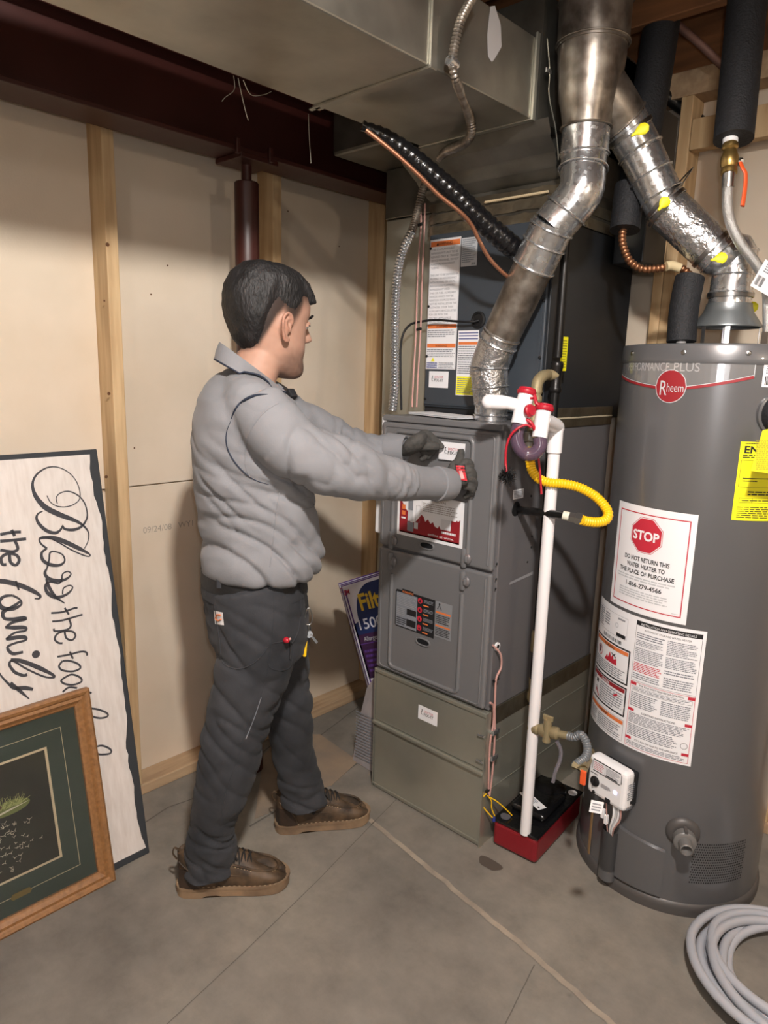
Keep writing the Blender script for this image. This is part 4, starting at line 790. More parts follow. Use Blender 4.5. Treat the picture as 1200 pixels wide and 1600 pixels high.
# pipes under the joists
def cpipe(name, pts, d0, d1, r, m, lab, cat='pipe', g=None):
    o = MB().tube(trace(pts, d0, d1), r, m, 14, sub=3).build(name); tag(o, lab, cat, g); return o
cpipe('gas_pipe_run', [(800, -25), (850, 8), (905, 45), (968, 98), (1020, 135), (1060, 165), (1108, 200)], 2.15, 2.25, .019, 'blackpipe', 'dark horizontal pipe passing behind the stack under the joists')
cpipe('copper_pipe', [(930, 60), (975, 92), (1003, 108), (1050, 140), (1105, 172)], 2.35, 2.40, .009, mat('dull_copper', '6b463a', .5, .6), 'dull copper pipe running just above the dark pipe behind the stack')
cpipe('copper_pipe', [(1010, -10), (1058, 38), (1095, 70), (1132, 106)], 1.98, 2.05, .011, mat('dusty_copper', '7d5f58', .6, .4), 'dusty copper pipe slanting between the two upright black foam pipes')
cpipe('electrical_cable', [(1045, 128), (1080, 155), (1108, 178)], 2.3, 2.35, .003, 'black', 'thin dark cable under the joists near the wall stud', 'cable')
# vertical gas pipe with tee and tag
gp = empty('gas_pipe', (-1.052, 1.93, .42)); gq = PX(874, 522, -1.055); GX, GY = gq.x, gq.y
k = MB(); k.tube([(GX, GY, 2.40), (GX, GY, 1.50)], .0125, 'blackpipe', 18); k.tube([(GX, GY, 1.41), (GX, GY, .42)], .0125, 'blackpipe', 18); k = k.build('pipe')
k2 = MB(); k2.lathe((GX, GY, 1.40), up, [(0, .0145), (.004, .018), (.014, .018), (.018, .015), (.06, .015), (.075, .0185), (.085, .0185), (.09, .014)], 'blackpipe', 20); tdir = (_r*-.9-_f*.25).normalized(); tc_ = Vector((GX, GY, 1.45)); k2.tube([tc_, tc_+tdir*.03], .0155, 'dbrass', 16)
k2.lathe((GX, GY, .60), up, [(0, .016), (.01, .017), (.06, .017), (.07, .014)], 'dbrass', 16); k2.lathe((GX, GY, .43), up, [(0, .012), (.01, .017), (.03, .017), (.035, .013), (.08, .015)], 'dbrass', 16); k2 = k2.build('tee')
adopt(gp, k, k2); tag(gp, 'black iron gas pipe rising beside the furnace, behind the white drain pipe', 'pipe')
d = Decal(lambda u, v, h: Vector((GX+.002, GY+.012+u, 1.463+v))+Vector((h, 0, 0))); d.b.add([d.fn(*p) for p in ((0, 0, 0), (.038, 0, 0), (.038, .097, 0), (0, .097, 0))], [(0, 1, 2, 3)], 'tagyellow'); d.lines(.004, .008, .034, .09, 11, mat('tag_print', '8f8a20', .6), 2, .4); o = d.build('pipe_tag'); tag(o, 'narrow yellow paper tag hanging on the black gas pipe', 'tag')
gv = empty('gas_valve', tuple(K(838, 650, 1.93))); k = MB()
e1 = tc_+tdir*.025; pts = [e1, K(848, 588, 2.0), K(840, 598, 1.985), K(838, 615, 1.98)]
k.tube(pts, [.015, .0165, .0165, .015], 'dbrass', 18, sub=4); c0, c1 = K(838, 608, 1.98), K(833, 662, 1.97); ax = c1-c0; L_ = ax.length
k.lathe(c0, ax, [(0, .0165), (.008, .018), (.016, .014), (.022, .0185), (.036, .0185), (.042, .013), (.055, .017), (.068, .017), (.075, .012), (L_, .012)], 'dbrass', 18); k = k.build('body')
k3 = MB(); c0, c1 = K(829, 676, 1.94), K(826, 704, 1.93); ax = c1-c0; L_ = ax.length; k3.tube([K(833, 660, 1.96), c0], .010, 'dbrass', 12); k3.lathe(c0, ax, [(0, .011), (.003, .0165), (L_*.55, .0165), (L_*.6, .012), (L_, .012)], 'steel', 6); k3 = k3.build('flare_nut'); adopt(gv, k, k3)
tag(gv, 'weathered brass gas valve hanging from the black pipe tee behind the red caps', 'valve')
YFP = [(826, 700), (828, 720), (832, 736), (842, 748), (858, 754), (880, 756), (903, 761), (925, 772), (941, 786), (950, 801), (947, 812), (935, 816), (918, 815), (908, 812)]
o = MB().tube(trace(YFP, 1.93, 1.83), .0125, 'yellow', 14, sub=6, corr=(.0075, .0011)).build('gas_connector'); tag(o, 'bright yellow corrugated gas connector looping beside the furnace', 'gas connector')
gn = empty('gas_nipple', tuple(PX(806, 795, -1.09))); g0 = PX(806, 796, -1.10); g1 = K(884, 806, 1.86); g2 = K(910, 812, 1.84); ax = g2-g1
k = MB().tube([g0, g1], .0115, 'blackpipe', 16).build('iron_nipple'); k2 = MB(); L_ = ax.length; k2.tube([g1-ax*.15, g1+ax*.25], .012, mat('thread_paste', 'd4d1c0', .6), 14); k2.lathe(g1+ax*.2, ax, [(0, .011), (.002, .0145), (L_*.45, .0145)], 'steel', 6); k2.lathe(g1+ax*.6, ax, [(0, .012), (.002, .0175), (L_*.42, .0175)], 'steel', 6); adopt(gn, k, k2.build('union')); tag(gn, 'short black iron pipe sticking out of the furnace side into a steel union', 'pipe')
# ================================================================== CONDENSATE TRAP AND DRAIN
tp = empty('condensate_trap', tuple(K(830, 660, 1.83))); r1 = .0205
A0, A1 = K(822, 617, 1.80), K(812, 661, 1.80); B0_, B1 = K(850, 640, 1.79), K(843, 684, 1.79)
k = MB(); k.tube([A0, A1], r1, 'pvc', 24); k.tube([A0.lerp(A1, .55), A1+(A1-A0)*.05], r1+.0015, 'pvc', 24); e0 = A0.lerp(A1, .42); k.tube([e0, K(795, 630, 1.81), K(784, 629, 1.815), K(765, 628, 1.82)], [.0165, .0165, .019, .019], 'pvc', 20); k.ell(K(764, 628, 1.82), .0195, .0195, .0195, 'pvc'); o = [k.build('inlet_tee')]
k = MB(); k.tube([B0_, B1], r1-.001, 'pvc', 24); f0 = B0_.lerp(B1, .35); o.append(k.build('outlet_tee'))
def cap(c, ax, r, nm='cap'):
    ax = Vector(ax).normalized(); k = MB().lathe(c, ax, [(-.004, r+.002), (.0, r+.0045), (.006, r+.0045), (.008, r+.002), (.013, r+.001), (.014, r*.6)], 'redcap', 28); return k.build(nm)
o.append(cap(A0+(A0-A1)*.05, A0-A1, r1)); o.append(cap(K(826, 642, 1.775), -_f*.8+_r*.6, .012)); o.append(cap(B0_, B0_-B1, r1))
k = MB(); k.rbox((-.008, -.008, -.003), (.008, .008, .003), .002, 'redcap', Matrix.Translation(K(828, 622, 1.79))); k.tube([K(822, 612, 1.79), K(834, 616, 1.79), K(838, 630, 1.78), K(845, 634, 1.78)], .005, 'redcap', 10, sub=4); k.tube([K(822, 655, 1.785), K(830, 661, 1.78), K(836, 672, 1.785)], .005, 'redcap', 10, sub=3); o.append(k.build('cap_strap'))
ut = [A1, K(807, 680, 1.80), K(811, 698, 1.80), K(822, 709, 1.80), K(835, 708, 1.795), K(844, 697, 1.79), B1]
o.append(MB().tube(ut, .0175, 'utube', 20, sub=6).build('trap_bend')); adopt(tp, *o)
tag(tp, 'white plastic condensate trap with red rubber caps and a tinted U-bend', 'drain trap')
PVX, PVY = -.958, 1.70; pt_ = Vector((PVX, PVY, 1.285)); vp = empty('drain_pipe', (PVX, PVY, .09))
k = MB().tube([(PVX, PVY, .088), (PVX, PVY, 1.25)], .0165, 'pvc', 24).build('pipe'); k2 = MB(); k2.tube([f0, Vector((PVX, PVY, 1.315)), Vector((PVX, PVY, 1.305)), (PVX, PVY, 1.275), (PVX, PVY, 1.245)], .0205, 'pvc', 24, sub=5); adopt(vp, k, k2.build('elbow')); tag(vp, 'long upright white plastic drain pipe ending in the red condensate pump', 'pipe')
br = empty('cleaning_brush', tuple(K(795, 742, 1.80))); k = MB().tube([K(830, 668, 1.77), K(822, 664, 1.77), K(808, 670, 1.77), K(797, 682, 1.78), K(791, 700, 1.79), K(790, 722, 1.80), K(792, 738, 1.80)], .0032, 'redcap', 10, sub=6).build('handle')
k2 = MB(); rnd = random.Random(5); c = K(793, 743, 1.80)
for i in range(170):
    dv_ = Vector((rnd.gauss(0, 1), rnd.gauss(0, 1), rnd.gauss(0, .7))).normalized(); k2.tube([c+Vector((0, 0, rnd.uniform(-.012, .012))), c+dv_*rnd.uniform(.018, .026)+Vector((0, 0, rnd.uniform(-.01, .006)))], .0009, 'black', 3, cap=False)
bs = k2.build('bristles'); bs['kind'] = 'stuff'; adopt(br, k, bs); tag(br, 'small black bristle brush on a red stem hanging from the trap', 'brush')
o = MB().tube([K(841, 712, 1.85), K(844, 740, 1.86), K(846, 772, 1.87)], .003, 'redcap', 8, sub=3).build('red_rod'); tag(o, 'thin red rod hanging behind the white drain pipe', 'rod')
# condensate pump
pm = empty('condensate_pump', (-1.02, 1.86, 0)); mm = Matrix.Translation((-1.000, 1.850, 0)) @ Matrix.Rotation(R(4), 4, 'Z')
o = [MB().rbox((-.075, -.16, .004), (.075, .16, .086), .012, 'pumpred', mm, 3).build('tank')]
k = MB().rbox((-.078, -.163, .086), (.078, .163, .094), .004, 'gloss', mm); o.append(k.build('lid'))
k = MB().rbox((-.060, -.085, .092), (.058, .075, .118), .016, 'gloss', mm, 3); k.lathe(mm @ Vector((-.005, .08, .094)), up, [(0, .055), (.022, .053), (.028, .045), (.03, .01)], 'gloss', 36); o.append(k.build('motor_cover'))
d = Decal(lambda u, v, h: mm @ (Matrix.Translation((-.010, -.03, .1185)) @ Matrix.Rotation(R(-25), 4, 'Z') @ Vector((u, v, h)))); d.rect(-.05, -.016, .05, .016, 'paper', 1); d.lines(-.046, -.012, .02, .012, 4); d.rect(.034, -.01, .042, -.004, 'ink', 3); o.append(d.build('pump_label'))
k = MB(); k.lathe(mm @ Vector((-.05, -.13, .094)), up, [(0, .016), (.002, .016)], 'clear', 18); k.lathe(mm @ Vector((.055, .13, .094)), up, [(0, .015), (.002, .015)], 'white', 18); o.append(k.build('inlet_plug'))
adopt(pm, *o); tag(pm, 'condensate pump with red tank and glossy black top on the floor', 'pump')
for i, (pts, m_, lab) in enumerate((([(762, 1243), (768, 1252), (768, 1262), (773, 1275)], 'yellow', 'yellow low voltage wire at the pump, joined into the blue nut'),
                             ([(764, 1245), (776, 1252), (788, 1262), (800, 1274)], 'yellow', 'yellow low voltage wire at the pump, stretching furthest right'),
                             ([(760, 1240), (752, 1250), (756, 1262), (770, 1278)], 'yellow', 'yellow low voltage wire at the pump, looping furthest left'))):
    o = MB().tube(trace(pts, dep(PX(*pts[0], -1.076)), dep(PZ(*pts[-1], .099))), .0019, m_, 8, sub=5).build('signal_wire'); tag(o, lab, 'wire', 'yellow wires at the pump')
o = MB().lathe(PZ(772, 1277, .104), -up, [(0, .004), (.012, .0055), (.014, .004)], 'blue', 10).build('wire_nut'); tag(o, 'small blue wire nut on the yellow wires', 'wire nut')
for i, (pts, lab) in enumerate((([(776, 1010), (782, 1022), (783, 1042), (776, 1058), (774, 1075), (773, 1110), (773, 1150), (770, 1200), (765, 1243)], 'pinkish cable running from the white grommet down the furnace corner to the pump'),
                         ([(766, 1098), (771, 1104), (771, 1130), (766, 1160), (764, 1200), (763, 1240)], 'shorter pinkish cable at the base corner, behind the longer one'))):
    P_ = [PX(x, y, -1.078 if i else -1.074) for x, y in pts]; 
    if i == 0: P_[0].x = -1.088
    o = MB().tube(P_, .0032, 'pink', 8, sub=5).build('pump_cable'); tag(o, lab, 'cable', 'pump cables')
for p in ((775, 1063), (763, 1235)):
    q = PX(*p, -1.078); o = MB().tube([q+Vector((0, -.012, 0)), q+Vector((0, .010, .003))], .005, 'black', 8).build('cable_clip'); tag(o, 'black clip holding the pinkish cable '+('halfway up the furnace corner' if p[1] < 1100 else 'just above the pump'), 'clip', 'pump cable clips')
# gas cock and grey connector to the heater
gc = empty('gas_cock', tuple(K(853, 1141, 2.03))); c0 = Vector((GX, GY, .60)); k = MB(); c0 = K(832, 1137, 2.06); c1 = K(892, 1151, 1.98); ax = c1-c0; L_ = ax.length
k.lathe(c0, ax, [(-.01, .012), (.0, .012), (.006, .017), (.018, .017), (.022, .013), (.03, .019), (.05, .019), (.055, .014), (.066, .018), (.08, .018), (.085, .011), (L_, .011)], 'dbrass', 16); q = K(855, 1141, 2.02); k.tube([q-up*.035, q+up*.035], .012, 'dbrass', 14); k = k.build('body'); k2 = MB().rbox((-.016, -.004, .030), (.016, .004, .046), .002, 'dbrass', Matrix.Translation(q)).build('tee_handle'); adopt(gc, k, k2)
tag(gc, 'dusty brass gas cock low down behind the white drain pipe', 'valve')
gf = [(888, 1150), (897, 1152), (907, 1148), (915, 1158), (918, 1172), (914, 1184), (905, 1191), (899, 1196)]
ro = empty('grey_connector', tuple(K(899, 1196, 1.92))); k = MB().tube(trace(gf, 1.985, 1.90), .0115, 'grayflex', 14, sub=6, corr=(.007, .0009)).build('corrugated_tube'); k2 = MB().tube([K(898, 1196, 1.90), K(912, 1202, 1.87), cy(-150, .325, -.02)], .011, 'dbrass', 14).build('brass_fitting'); adopt(ro, k, k2); tag(ro, 'grey corrugated gas connector curling into the lower left of the heater', 'gas connector')
o = MB().tube(trace([(870, 1158), (876, 1172), (875, 1188), (868, 1205), (864, 1222)], 2.02, 2.06), .0055, 'clear', 12, sub=5).build('discharge_tube'); tag(o, 'clear flexible tube from the top of the condensate pump', 'tube')
d = Decal(lambda u, v, h: K(932, 1261, 1.60)+(_r*.97-_u*.2)*u+(_u*.97+_r*.2)*v-_f*h); d.rect(-.015, -.014, .015, .014, 'paper', 0); d.lines(-.011, -.010, .011, .010, 3); o = d.build('wire_tag'); tag(o, 'small white paper tag hanging below the heater control box', 'tag')
o = MB().rbox((-.008, -.004, -.02), (.008, .004, .02), .003, 'orange', Matrix.Translation(K(911, 1215, 1.83))).build('orange_plug'); tag(o, 'small orange plug lever below the grey connector at the heater', 'lever')
# ================================================================== SIGN LEANING ON THE WALL
SB, ST = Vector((-1.775, 0, 0)), Vector((-1.985, 0, 1.205)); sdir = (ST-SB).normalized(); snr = Vector((sdir.z, 0, -sdir.x))   # normal towards the room
SY = .912
sg = empty('wooden_sign', (-1.79, .5, 0))
def sgn(u, v, h=0): return SB+sdir*v+Vector((0, SY+u, 0))+snr*h        # u<0 goes left, v up the board
def on_plane(px_, py_, p0, nrm):
    d_ = ray(px_, py_); t_ = (p0-ORG).dot(nrm)/d_.dot(nrm); return ORG+d_*t_
def suv(px_, py_):
    q = on_plane(px_, py_, SB, snr); return (q.y-SY, (q-SB).dot(sdir))
L_ = (ST-SB).length
wp = mat('whitewashed_wood', 'd3cdc8', .75, col2='c6beb8', scale=9, stretch=(9, 9, .8), bump=.25, bscale=25, contrast=(.35, .75), bdist=.0015)
dkp = mat('dark_edge_paint', '2f3236', .8, bump=.3, bscale=60)
bd = MB(); mm = Matrix(((0, sdir.x, snr.x, SB.x), (1, 0, 0, SY), (0, sdir.z, snr.z, SB.z), (0, 0, 0, 1)))
bd.rbox((-.80, 0, -.028), (0, L_, 0), .003, dkp, mm); bd = bd.build('board')
d = Decal(lambda u, v, h: sgn(u, v, h+.0003)); rnd = random.Random(11)
n = 60; right = [(-.010-.010*abs(math.sin(i*.31))*rnd.uniform(.5, 1.1)-.012*max(0, math.sin(i*.13)), .022+(L_-.036)*i/n) for i in range(n+1)]; vs = []
for i, (u, v) in enumerate(right): vs += [sgn(-.798, v, .0006), sgn(u, v, .0006)]
d.b.add(vs, [(2*i, 2*i+1, 2*i+3, 2*i+2) for i in range(n)], wp); k1 = d.build('painted_face')
tx = Decal(lambda u, v, h: sgn(u, v, .0006+h))
def stroke(pts, w, sub=5): tx.ribbon([suv(*p) for p in pts], w, dkp if False else mat('sign_lettering', '3a3a3f', .8), 2, sub)
s_ = lambda l: [(x/3.077, 680+y/3.077) for x, y in l]      # crop reading -> photograph
# capital B with loops, then l e s s
stroke(s_([(225, 290), (240, 320), (270, 340), (310, 345), (350, 335), (380, 310), (383, 270), (365, 220), (330, 180), (280, 155), (230, 155), (185, 180), (160, 215), (157, 255), (175, 300), (215, 345), (270, 375), (320, 395), (370, 415), (405, 440), (425, 470), (422, 510), (405, 545)]), [.0028]*9+[.003, .004, .005, .006, .008, .012, .015, .015, .013, .009, .006, .004, .003, .0028])
stroke(s_([(275, 330), (270, 300), (290, 278), (330, 270), (375, 290), (405, 325), (418, 370), (415, 405), (390, 440), (350, 455), (310, 450), (300, 432)]), [.0028, .0028, .003, .0035, .004, .004, .004, .005, .007, .009, .007, .004])
stroke(s_([(205, 365), (182, 378), (175, 400), (190, 430), (225, 460), (265, 470), (290, 455), (300, 435)]), [.003, .005, .007, .009, .010, .009, .006, .004])
stroke(s_([(190, 500), (215, 492), (260, 495), (310, 512), (370, 540), (410, 560), (432, 575), (425, 583), (395, 575), (340, 550), (280, 515), (225, 490), (190, 495), (195, 520), (225, 545)]), [.004, .008, .012, .013, .012, .008, .004, .0035, .004, .004, .004, .004, .004, .005, .006])
stroke(s_([(225, 545), (200, 565), (205, 600), (240, 622), (285, 625), (310, 605), (300, 575), (265, 560), (240, 565), (235, 600), (225, 640)]), [.005, .007, .009, .010, .008, .005, .004, .004, .005, .005, .005])
stroke(s_([(225, 640), (215, 665), (235, 690), (280, 700), (320, 690), (340, 668), (325, 655), (300, 668), (295, 700), (280, 715)]), [.005, .008, .010, .010, .007, .004, .004, .004, .005, .004])
stroke(s_([(280, 715), (240, 705), (218, 725), (230, 760), (270, 780), (320, 765), (348, 735), (335, 722), (305, 735), (300, 765)]), [.004, .006, .008, .010, .010, .007, .004, .004, .004, .004])
stroke(s_([(222, 690), (235, 730), (265, 775), (310, 808)]), [.006, .009, .008, .003])
words = [tx.build('word')]; tx = Decal(tx.fn)
def printed(strokes, w=.0055):
    for q in strokes: stroke(s_(q), w, 4)
printed([[(245, 855), (300, 850), (355, 832), (372, 830)], [(310, 830), (330, 862)], [(250, 895), (300, 890), (396, 862)], [(330, 880), (340, 915), (320, 935), (265, 942), (258, 930)],
         [(310, 945), (318, 975), (345, 985), (362, 965), (350, 945), (310, 942), (275, 955), (262, 980), (280, 998), (300, 1000)],
         [(275, 1065), (330, 1055), (390, 1040), (415, 1045), (417, 1060)], [(335, 1040), (350, 1075)],
         [(300, 1085), (335, 1085), (375, 1100), (385, 1120), (350, 1135), (300, 1130), (283, 1110), (300, 1085)],
         [(310, 1165), (345, 1150), (385, 1165), (390, 1185), (350, 1200), (310, 1195), (293, 1180), (310, 1165)],
         [(300, 1235), (330, 1212), (370, 1215)], [(400, 1225), (440, 1240)], [(425, 1312), (470, 1318), (512, 1335), (515, 1352), (480, 1360), (440, 1350), (430, 1335)], [(455, 1500), (490, 1492), (530, 1510), (528, 1530), (480, 1535), (460, 1525)]])
words.append(tx.build('word')); tx = Decal(tx.fn)
printed([[(0, 478), (50, 468), (100, 465)], [(55, 455), (70, 485)], [(0, 510), (60, 505), (125, 498)], [(70, 505), (85, 545), (60, 560), (0, 552)], [(45, 575), (50, 610), (75, 625), (92, 600), (75, 575), (35, 570), (5, 590), (10, 620), (30, 622)]], .008)
stroke(s_([(-20, 700), (30, 705), (90, 720), (150, 745), (190, 770), (188, 785), (165, 785)]), [.012, .013, .013, .012, .008, .005, .004]); stroke(s_([(75, 700), (90, 745)]), .005)
stroke(s_([(60, 770), (20, 775), (-5, 800), (10, 830), (60, 835), (100, 815), (95, 790), (60, 770)]), [.006, .008, .010, .012, .010, .006, .005, .006]); stroke(s_([(95, 800), (60, 825), (15, 850), (20, 880), (60, 885), (110, 880), (120, 885), (60, 900), (25, 925)]), [.006, .009, .010, .008, .010, .012, .008, .008, .006], 5)
stroke(s_([(25, 925), (70, 925), (118, 925), (120, 940), (70, 950), (30, 980), (60, 975), (115, 970), (122, 985), (70, 1000), (35, 1020), (60, 1050), (110, 1042)]), [.006, .011, .010, .006, .006, .006, .011, .010, .006, .006, .007, .009, .007])
stroke(s_([(50, 1080), (100, 1085), (180, 1115), (250, 1150), (258, 1165), (210, 1160), (130, 1125), (60, 1085), (45, 1105), (70, 1140)]), [.009, .011, .012, .008, .005, .005, .005, .005, .007, .008])
stroke(s_([(70, 1140), (110, 1155), (130, 1150)]), .008); stroke(s_([(158, 1222), (120, 1215), (70, 1215), (40, 1195), (0, 1150), (-10, 1120)]), [.008, .011, .010, .006, .004, .004]); stroke(s_([(50, 1190), (90, 1225), (140, 1268)]), [.008, .009, .003])
q = suv(172/3.077, 680+1053/3.077); tx.disc(q[0], q[1], .0105, mat('sign_lettering', '3a3a3f', .8), 2)
k2 = tx.build('word'); adopt(sg, bd, k1, k2, *words)
tag(sg, 'whitewashed wooden sign with dark script lettering, lying on its side against the wall', 'sign')
# ================================================================== FRAMED PICTURE
FB = Vector((-1.738, 0, 0)); q = PY(133, 1075, .79); fdir = (Vector((-1.842, 0, .555))-FB).normalized(); fnr = Vector((fdir.z, 0, -fdir.x)); FY = .786
pf = empty('framed_picture', (-1.75, .5, 0)); FH = .565; FW = .78
mf = Matrix(((0, fdir.x, fnr.x, FB.x), (1, 0, 0, FY), (0, fdir.z, fnr.z, FB.z), (0, 0, 0, 1)))
oak = mat('oak_frame', '7c5734', .5, col2='966a40', scale=9, stretch=(10, 10, 10), bump=.25, bscale=50, contrast=(.3, .7))
def fbar(u0, v0, u1, v1, axis):
    # moulded bar with mitred ends; outer edge (u0,v0)-(u1,v1)
    prof = [(0, 0), (0, .020), (.006, .024), (.014, .021), (.018, .017), (.026, .019), (.032, .014), (.036, .011), (.042, .009), (.045, .004), (.045, 0)]
    vs = []; k = len(prof)
    for end in (0, 1):
        for w, h in prof:
            if axis == 'h': u = (u0+w if end == 0 else u1-w); v = v0+(w if v0 < .1 else -w)
            else: v = (v0+w if end == 0 else v1-w); u = u0+(w if u0 < -.1 else -w)
            vs.append(mf @ Vector((u, v, h-.018)))
    b = MB().add(vs, [(i, (i+1) % k, k+(i+1) % k, k+i) for i in range(k)]+[tuple(range(k)), tuple(range(2*k-1, k-1, -1))], oak); return b.build('frame_rail')
o = [fbar(-FW, 0, 0, 0, 'h'), fbar(-FW, FH, 0, FH, 'h'), fbar(0, 0, 0, FH, 'v'), fbar(-FW, 0, -FW, FH, 'v')]
df = lambda u, v, h: mf @ Vector((u, v, -.012+h))
green = mat('green_mat_board', '37463f', .6); cream = mat('cream_bevel', 'cfc0a0', .6); pic = mat('dark_print', '1f2320', .5, col2='30332a', scale=9, contrast=(.35, .7))
d = Decal(df); d.rect(-FW+.04, .04, -.04, FH-.04, green, 0); d.frame(-FW+.085, .085, -.085, FH-.085, .0016, cream, 1); o.append(d.build('mat_board'))
# inner opening
iu1, iv0, iv1 = -.128, .130, FH-.125
d = Decal(df); d.rect(-FW+.128, iv0, iu1, iv1, cream, 2); d.rect(-FW+.134, iv0+.006, iu1-.007, iv1-.006, pic, 3)
def fuv(px_, py_):
    q = on_plane(px_, py_, FB, fnr); return (q.y-FY, (q-FB).dot(fdir))
gr = fuv(14, 1262); rnd = random.Random(4); gc1 = mat('print_grass', 'a9b070', .6); gc2 = mat('print_grass_dark', '6f7a44', .6); gc3 = mat('print_cream', 'cfcab4', .6); gc4 = mat('print_brown', '5d452e', .6)
d.poly([(gr[0]+.055*math.cos(t), gr[1]-.006+.018*math.sin(t)) for t in [2*math.pi*i/20 for i in range(20)]], gc2, 4)
for i in range(90):
    t = rnd.uniform(0, math.pi); r_ = rnd.uniform(.02, .05); x, y = gr[0]+rnd.uniform(-.03, .03), gr[1]-.004
    d.ribbon([(x, y), (x+r_*.6*math.cos(t), y+r_*.6*math.sin(t)+.004)], [.0026, .0006], rnd.choice((gc1, gc1, gc2)), 5, 0)
d.ribbon([(gr[0]-.05, gr[1]+.05), (gr[0]-.035, gr[1]+.03), (gr[0]-.015, gr[1]+.002)], [.012, .014, .005], gc4, 6, 3); d.ribbon([(gr[0]-.05, gr[1]+.052), (gr[0]-.034, gr[1]+.045), (gr[0]-.024, gr[1]+.02)], .003, gc3, 7, 3)
d.ribbon([(gr[0]-.06, gr[1]-.02), (gr[0]-.01, gr[1]-.012), (gr[0]+.05, gr[1]-.005)], [.004, .005, .001], gc3, 6, 3)
for i in range(52):
    x = gr[0]+rnd.gauss(-.012, .028); y = gr[1]-.04-abs(rnd.gauss(0, .05))*1.3
    if y < iv0+.02: continue
    s = rnd.uniform(.0035, .007); a = rnd.uniform(-.6, .6); c_, q_ = math.cos(a), math.sin(a)
    for wn in ([(-s, s*.6), (0, 0)], [(0, 0), (s, s*.7)], [(0, 0), (s*.1, -s*.7)]): d.ribbon([(x+p0*c_-p1*q_, y+p0*q_+p1*c_) for p0, p1 in wn], [.0015, .0006], gc3, 5, 0)
o.append(d.build('print'))
q = fuv(35, 1398); k = MB(); k.prism([(q[0]-.026, q[1]-.003), (q[0]-.02, q[1]-.009), (q[0]+.022, q[1]-.009), (q[0]+.028, q[1]-.002), (q[0]+.022, q[1]+.006), (q[0]-.02, q[1]+.006)], 0, .002, df, mat('plaque_brass', '8a7a4a', .4, .7)); o.append(k.build('title_plaque'))
gl = MB().box((-FW+.035, .035, -.0095), (-.035, FH-.035, -.0085), mat('picture_glass', 'ffffff', .02, trans=1, spec=.5), mf).build('glass'); o.append(gl)
bk_ = MB().box((-FW+.01, .01, -.018), (-.01, FH-.01, -.0135), 'knot', mf).build('backing'); o.append(bk_)
adopt(pf, *o); tag(pf, 'oak framed picture with green mat leaning against the white sign', 'picture')
# ================================================================== FILTER BOXES
a0 = PY(520, 914, 1.79); b0 = PY(564, 1072, 1.79); dd_ = (b0-a0).normalized(); L1 = .64; wdir = Vector((-dd_.z, 0, dd_.x))
if wdir.x < 0: wdir = -wdir
purple = mat('box_purple', '5a3a86', .4); navy = mat('box_navy', '1d2f5f', .4); dpur = mat('box_dark_purple', '3b2144', .4); gold = mat('box_gold', 'd9b536', .4); wht = mat('box_white', 'd9d9e4', .35)
scale_z = a0.z/(-dd_.z)
def fbox(off, dy, lab):
    root = empty('filter_box', (0, 0, 0)); top = Vector((a0.x+off, 1.79+dy, a0.z+off*.25)); Lb = (top.z-.012)/(-dd_.z); W = .27
    m_ = Matrix(((wdir.x, 0, -dd_.x, top.x), (0, 1, 0, top.y), (wdir.z, 0, -dd_.z, top.z), (0, 0, 0, 1)))
    # keep inside: box hangs from its top left corner, width along wdir
    k = MB().box((0, 0, -Lb), (W, .022, 0), purple, m_).build('carton', bevel=.001)
    dq = Decal(lambda u, v, h: m_ @ Vector((u, -h-.0003, v))); dq.rect(.004, -Lb+.004, W-.004, -.004, wht, 1)
    dq.text('3M', .022, -.038, .026, 'inkr', 4, .03); n_ = 16
    dq.poly([(.045+.11*(1-math.cos(R(90*i/n_))), -.14+.125*math.sin(R(90*i/n_))) for i in range(n_+1)]+[(W-.004, -.015), (W-.004, -.15), (.03, -.15)], navy, 2)
    dq.text('Filtre', .075, -.108, .085, gold, 4, .03, 'l', .185); dq.text('1500', .040, -.178, .055, wht, 5, .01, 'l', .13); dq.rect(.012, -.195, W-.004, -.15, navy, 2)
    dq.rect(.012, -.36, W-.004, -.195, dpur, 2); dq.text('Allergen', .045, -.222, .024, 'gpaper', 4, 0, 'l'); dq.rect(.012, -.232, W-.004, -.229, purple, 3); dq.lines(.03, -.34, .2, -.25, 5, purple, 3); dq.lines(.03, -.40, .09, -.37, 3, mat('box_cyan', '4f8fb5', .4), 3); dq.rect(.012, -Lb+.01, .02, -.02, purple, 2)
    k2 = dq.build('printed_front'); adopt(root, k, k2); tag(root, lab, 'filter box', 'filter boxes leaning by the wall'); return root
fbox(0, .028, 'purple and white furnace filter box, hindmost and furthest left of the leaning stack')
fbox(.040, .002, 'purple furnace filter box in the middle of the leaning stack')
fbox(.072, -.024, 'foremost purple and white furnace filter box with yellow lettering, leaning by the furnace')
k = empty('cardboard_sheet', (-1.62, 1.72, 0)); pts = [PY(551, 1190, 1.71), PY(583, 1207, 1.705), PY(583, 1040, 1.705), PY(573, 1075, 1.71), PY(560, 1130, 1.71)]
pts[0].z = max(.002, pts[0].z); pts[1].z = .002; extra = Vector((-1.549, 1.70, .46)); low = Vector((-1.549, 1.70, .002))
pl2 = [pts[0], pts[1], low, extra, pts[3], pts[4]]; b = MB(); nrm = Vector((0, 1, 0)); n = len(pl2)
b.add([p for p in pl2]+[p+nrm*.006 for p in pl2], [tuple(range(n)), tuple(range(2*n-1, n-1, -1))]+[(i, (i+1) % n, n+(i+1) % n, n+i) for i in range(n)], mat('old_printed_sheet', 'a39c9d', .7, col2='8a8484', scale=12)); o1 = b.build('sheet')
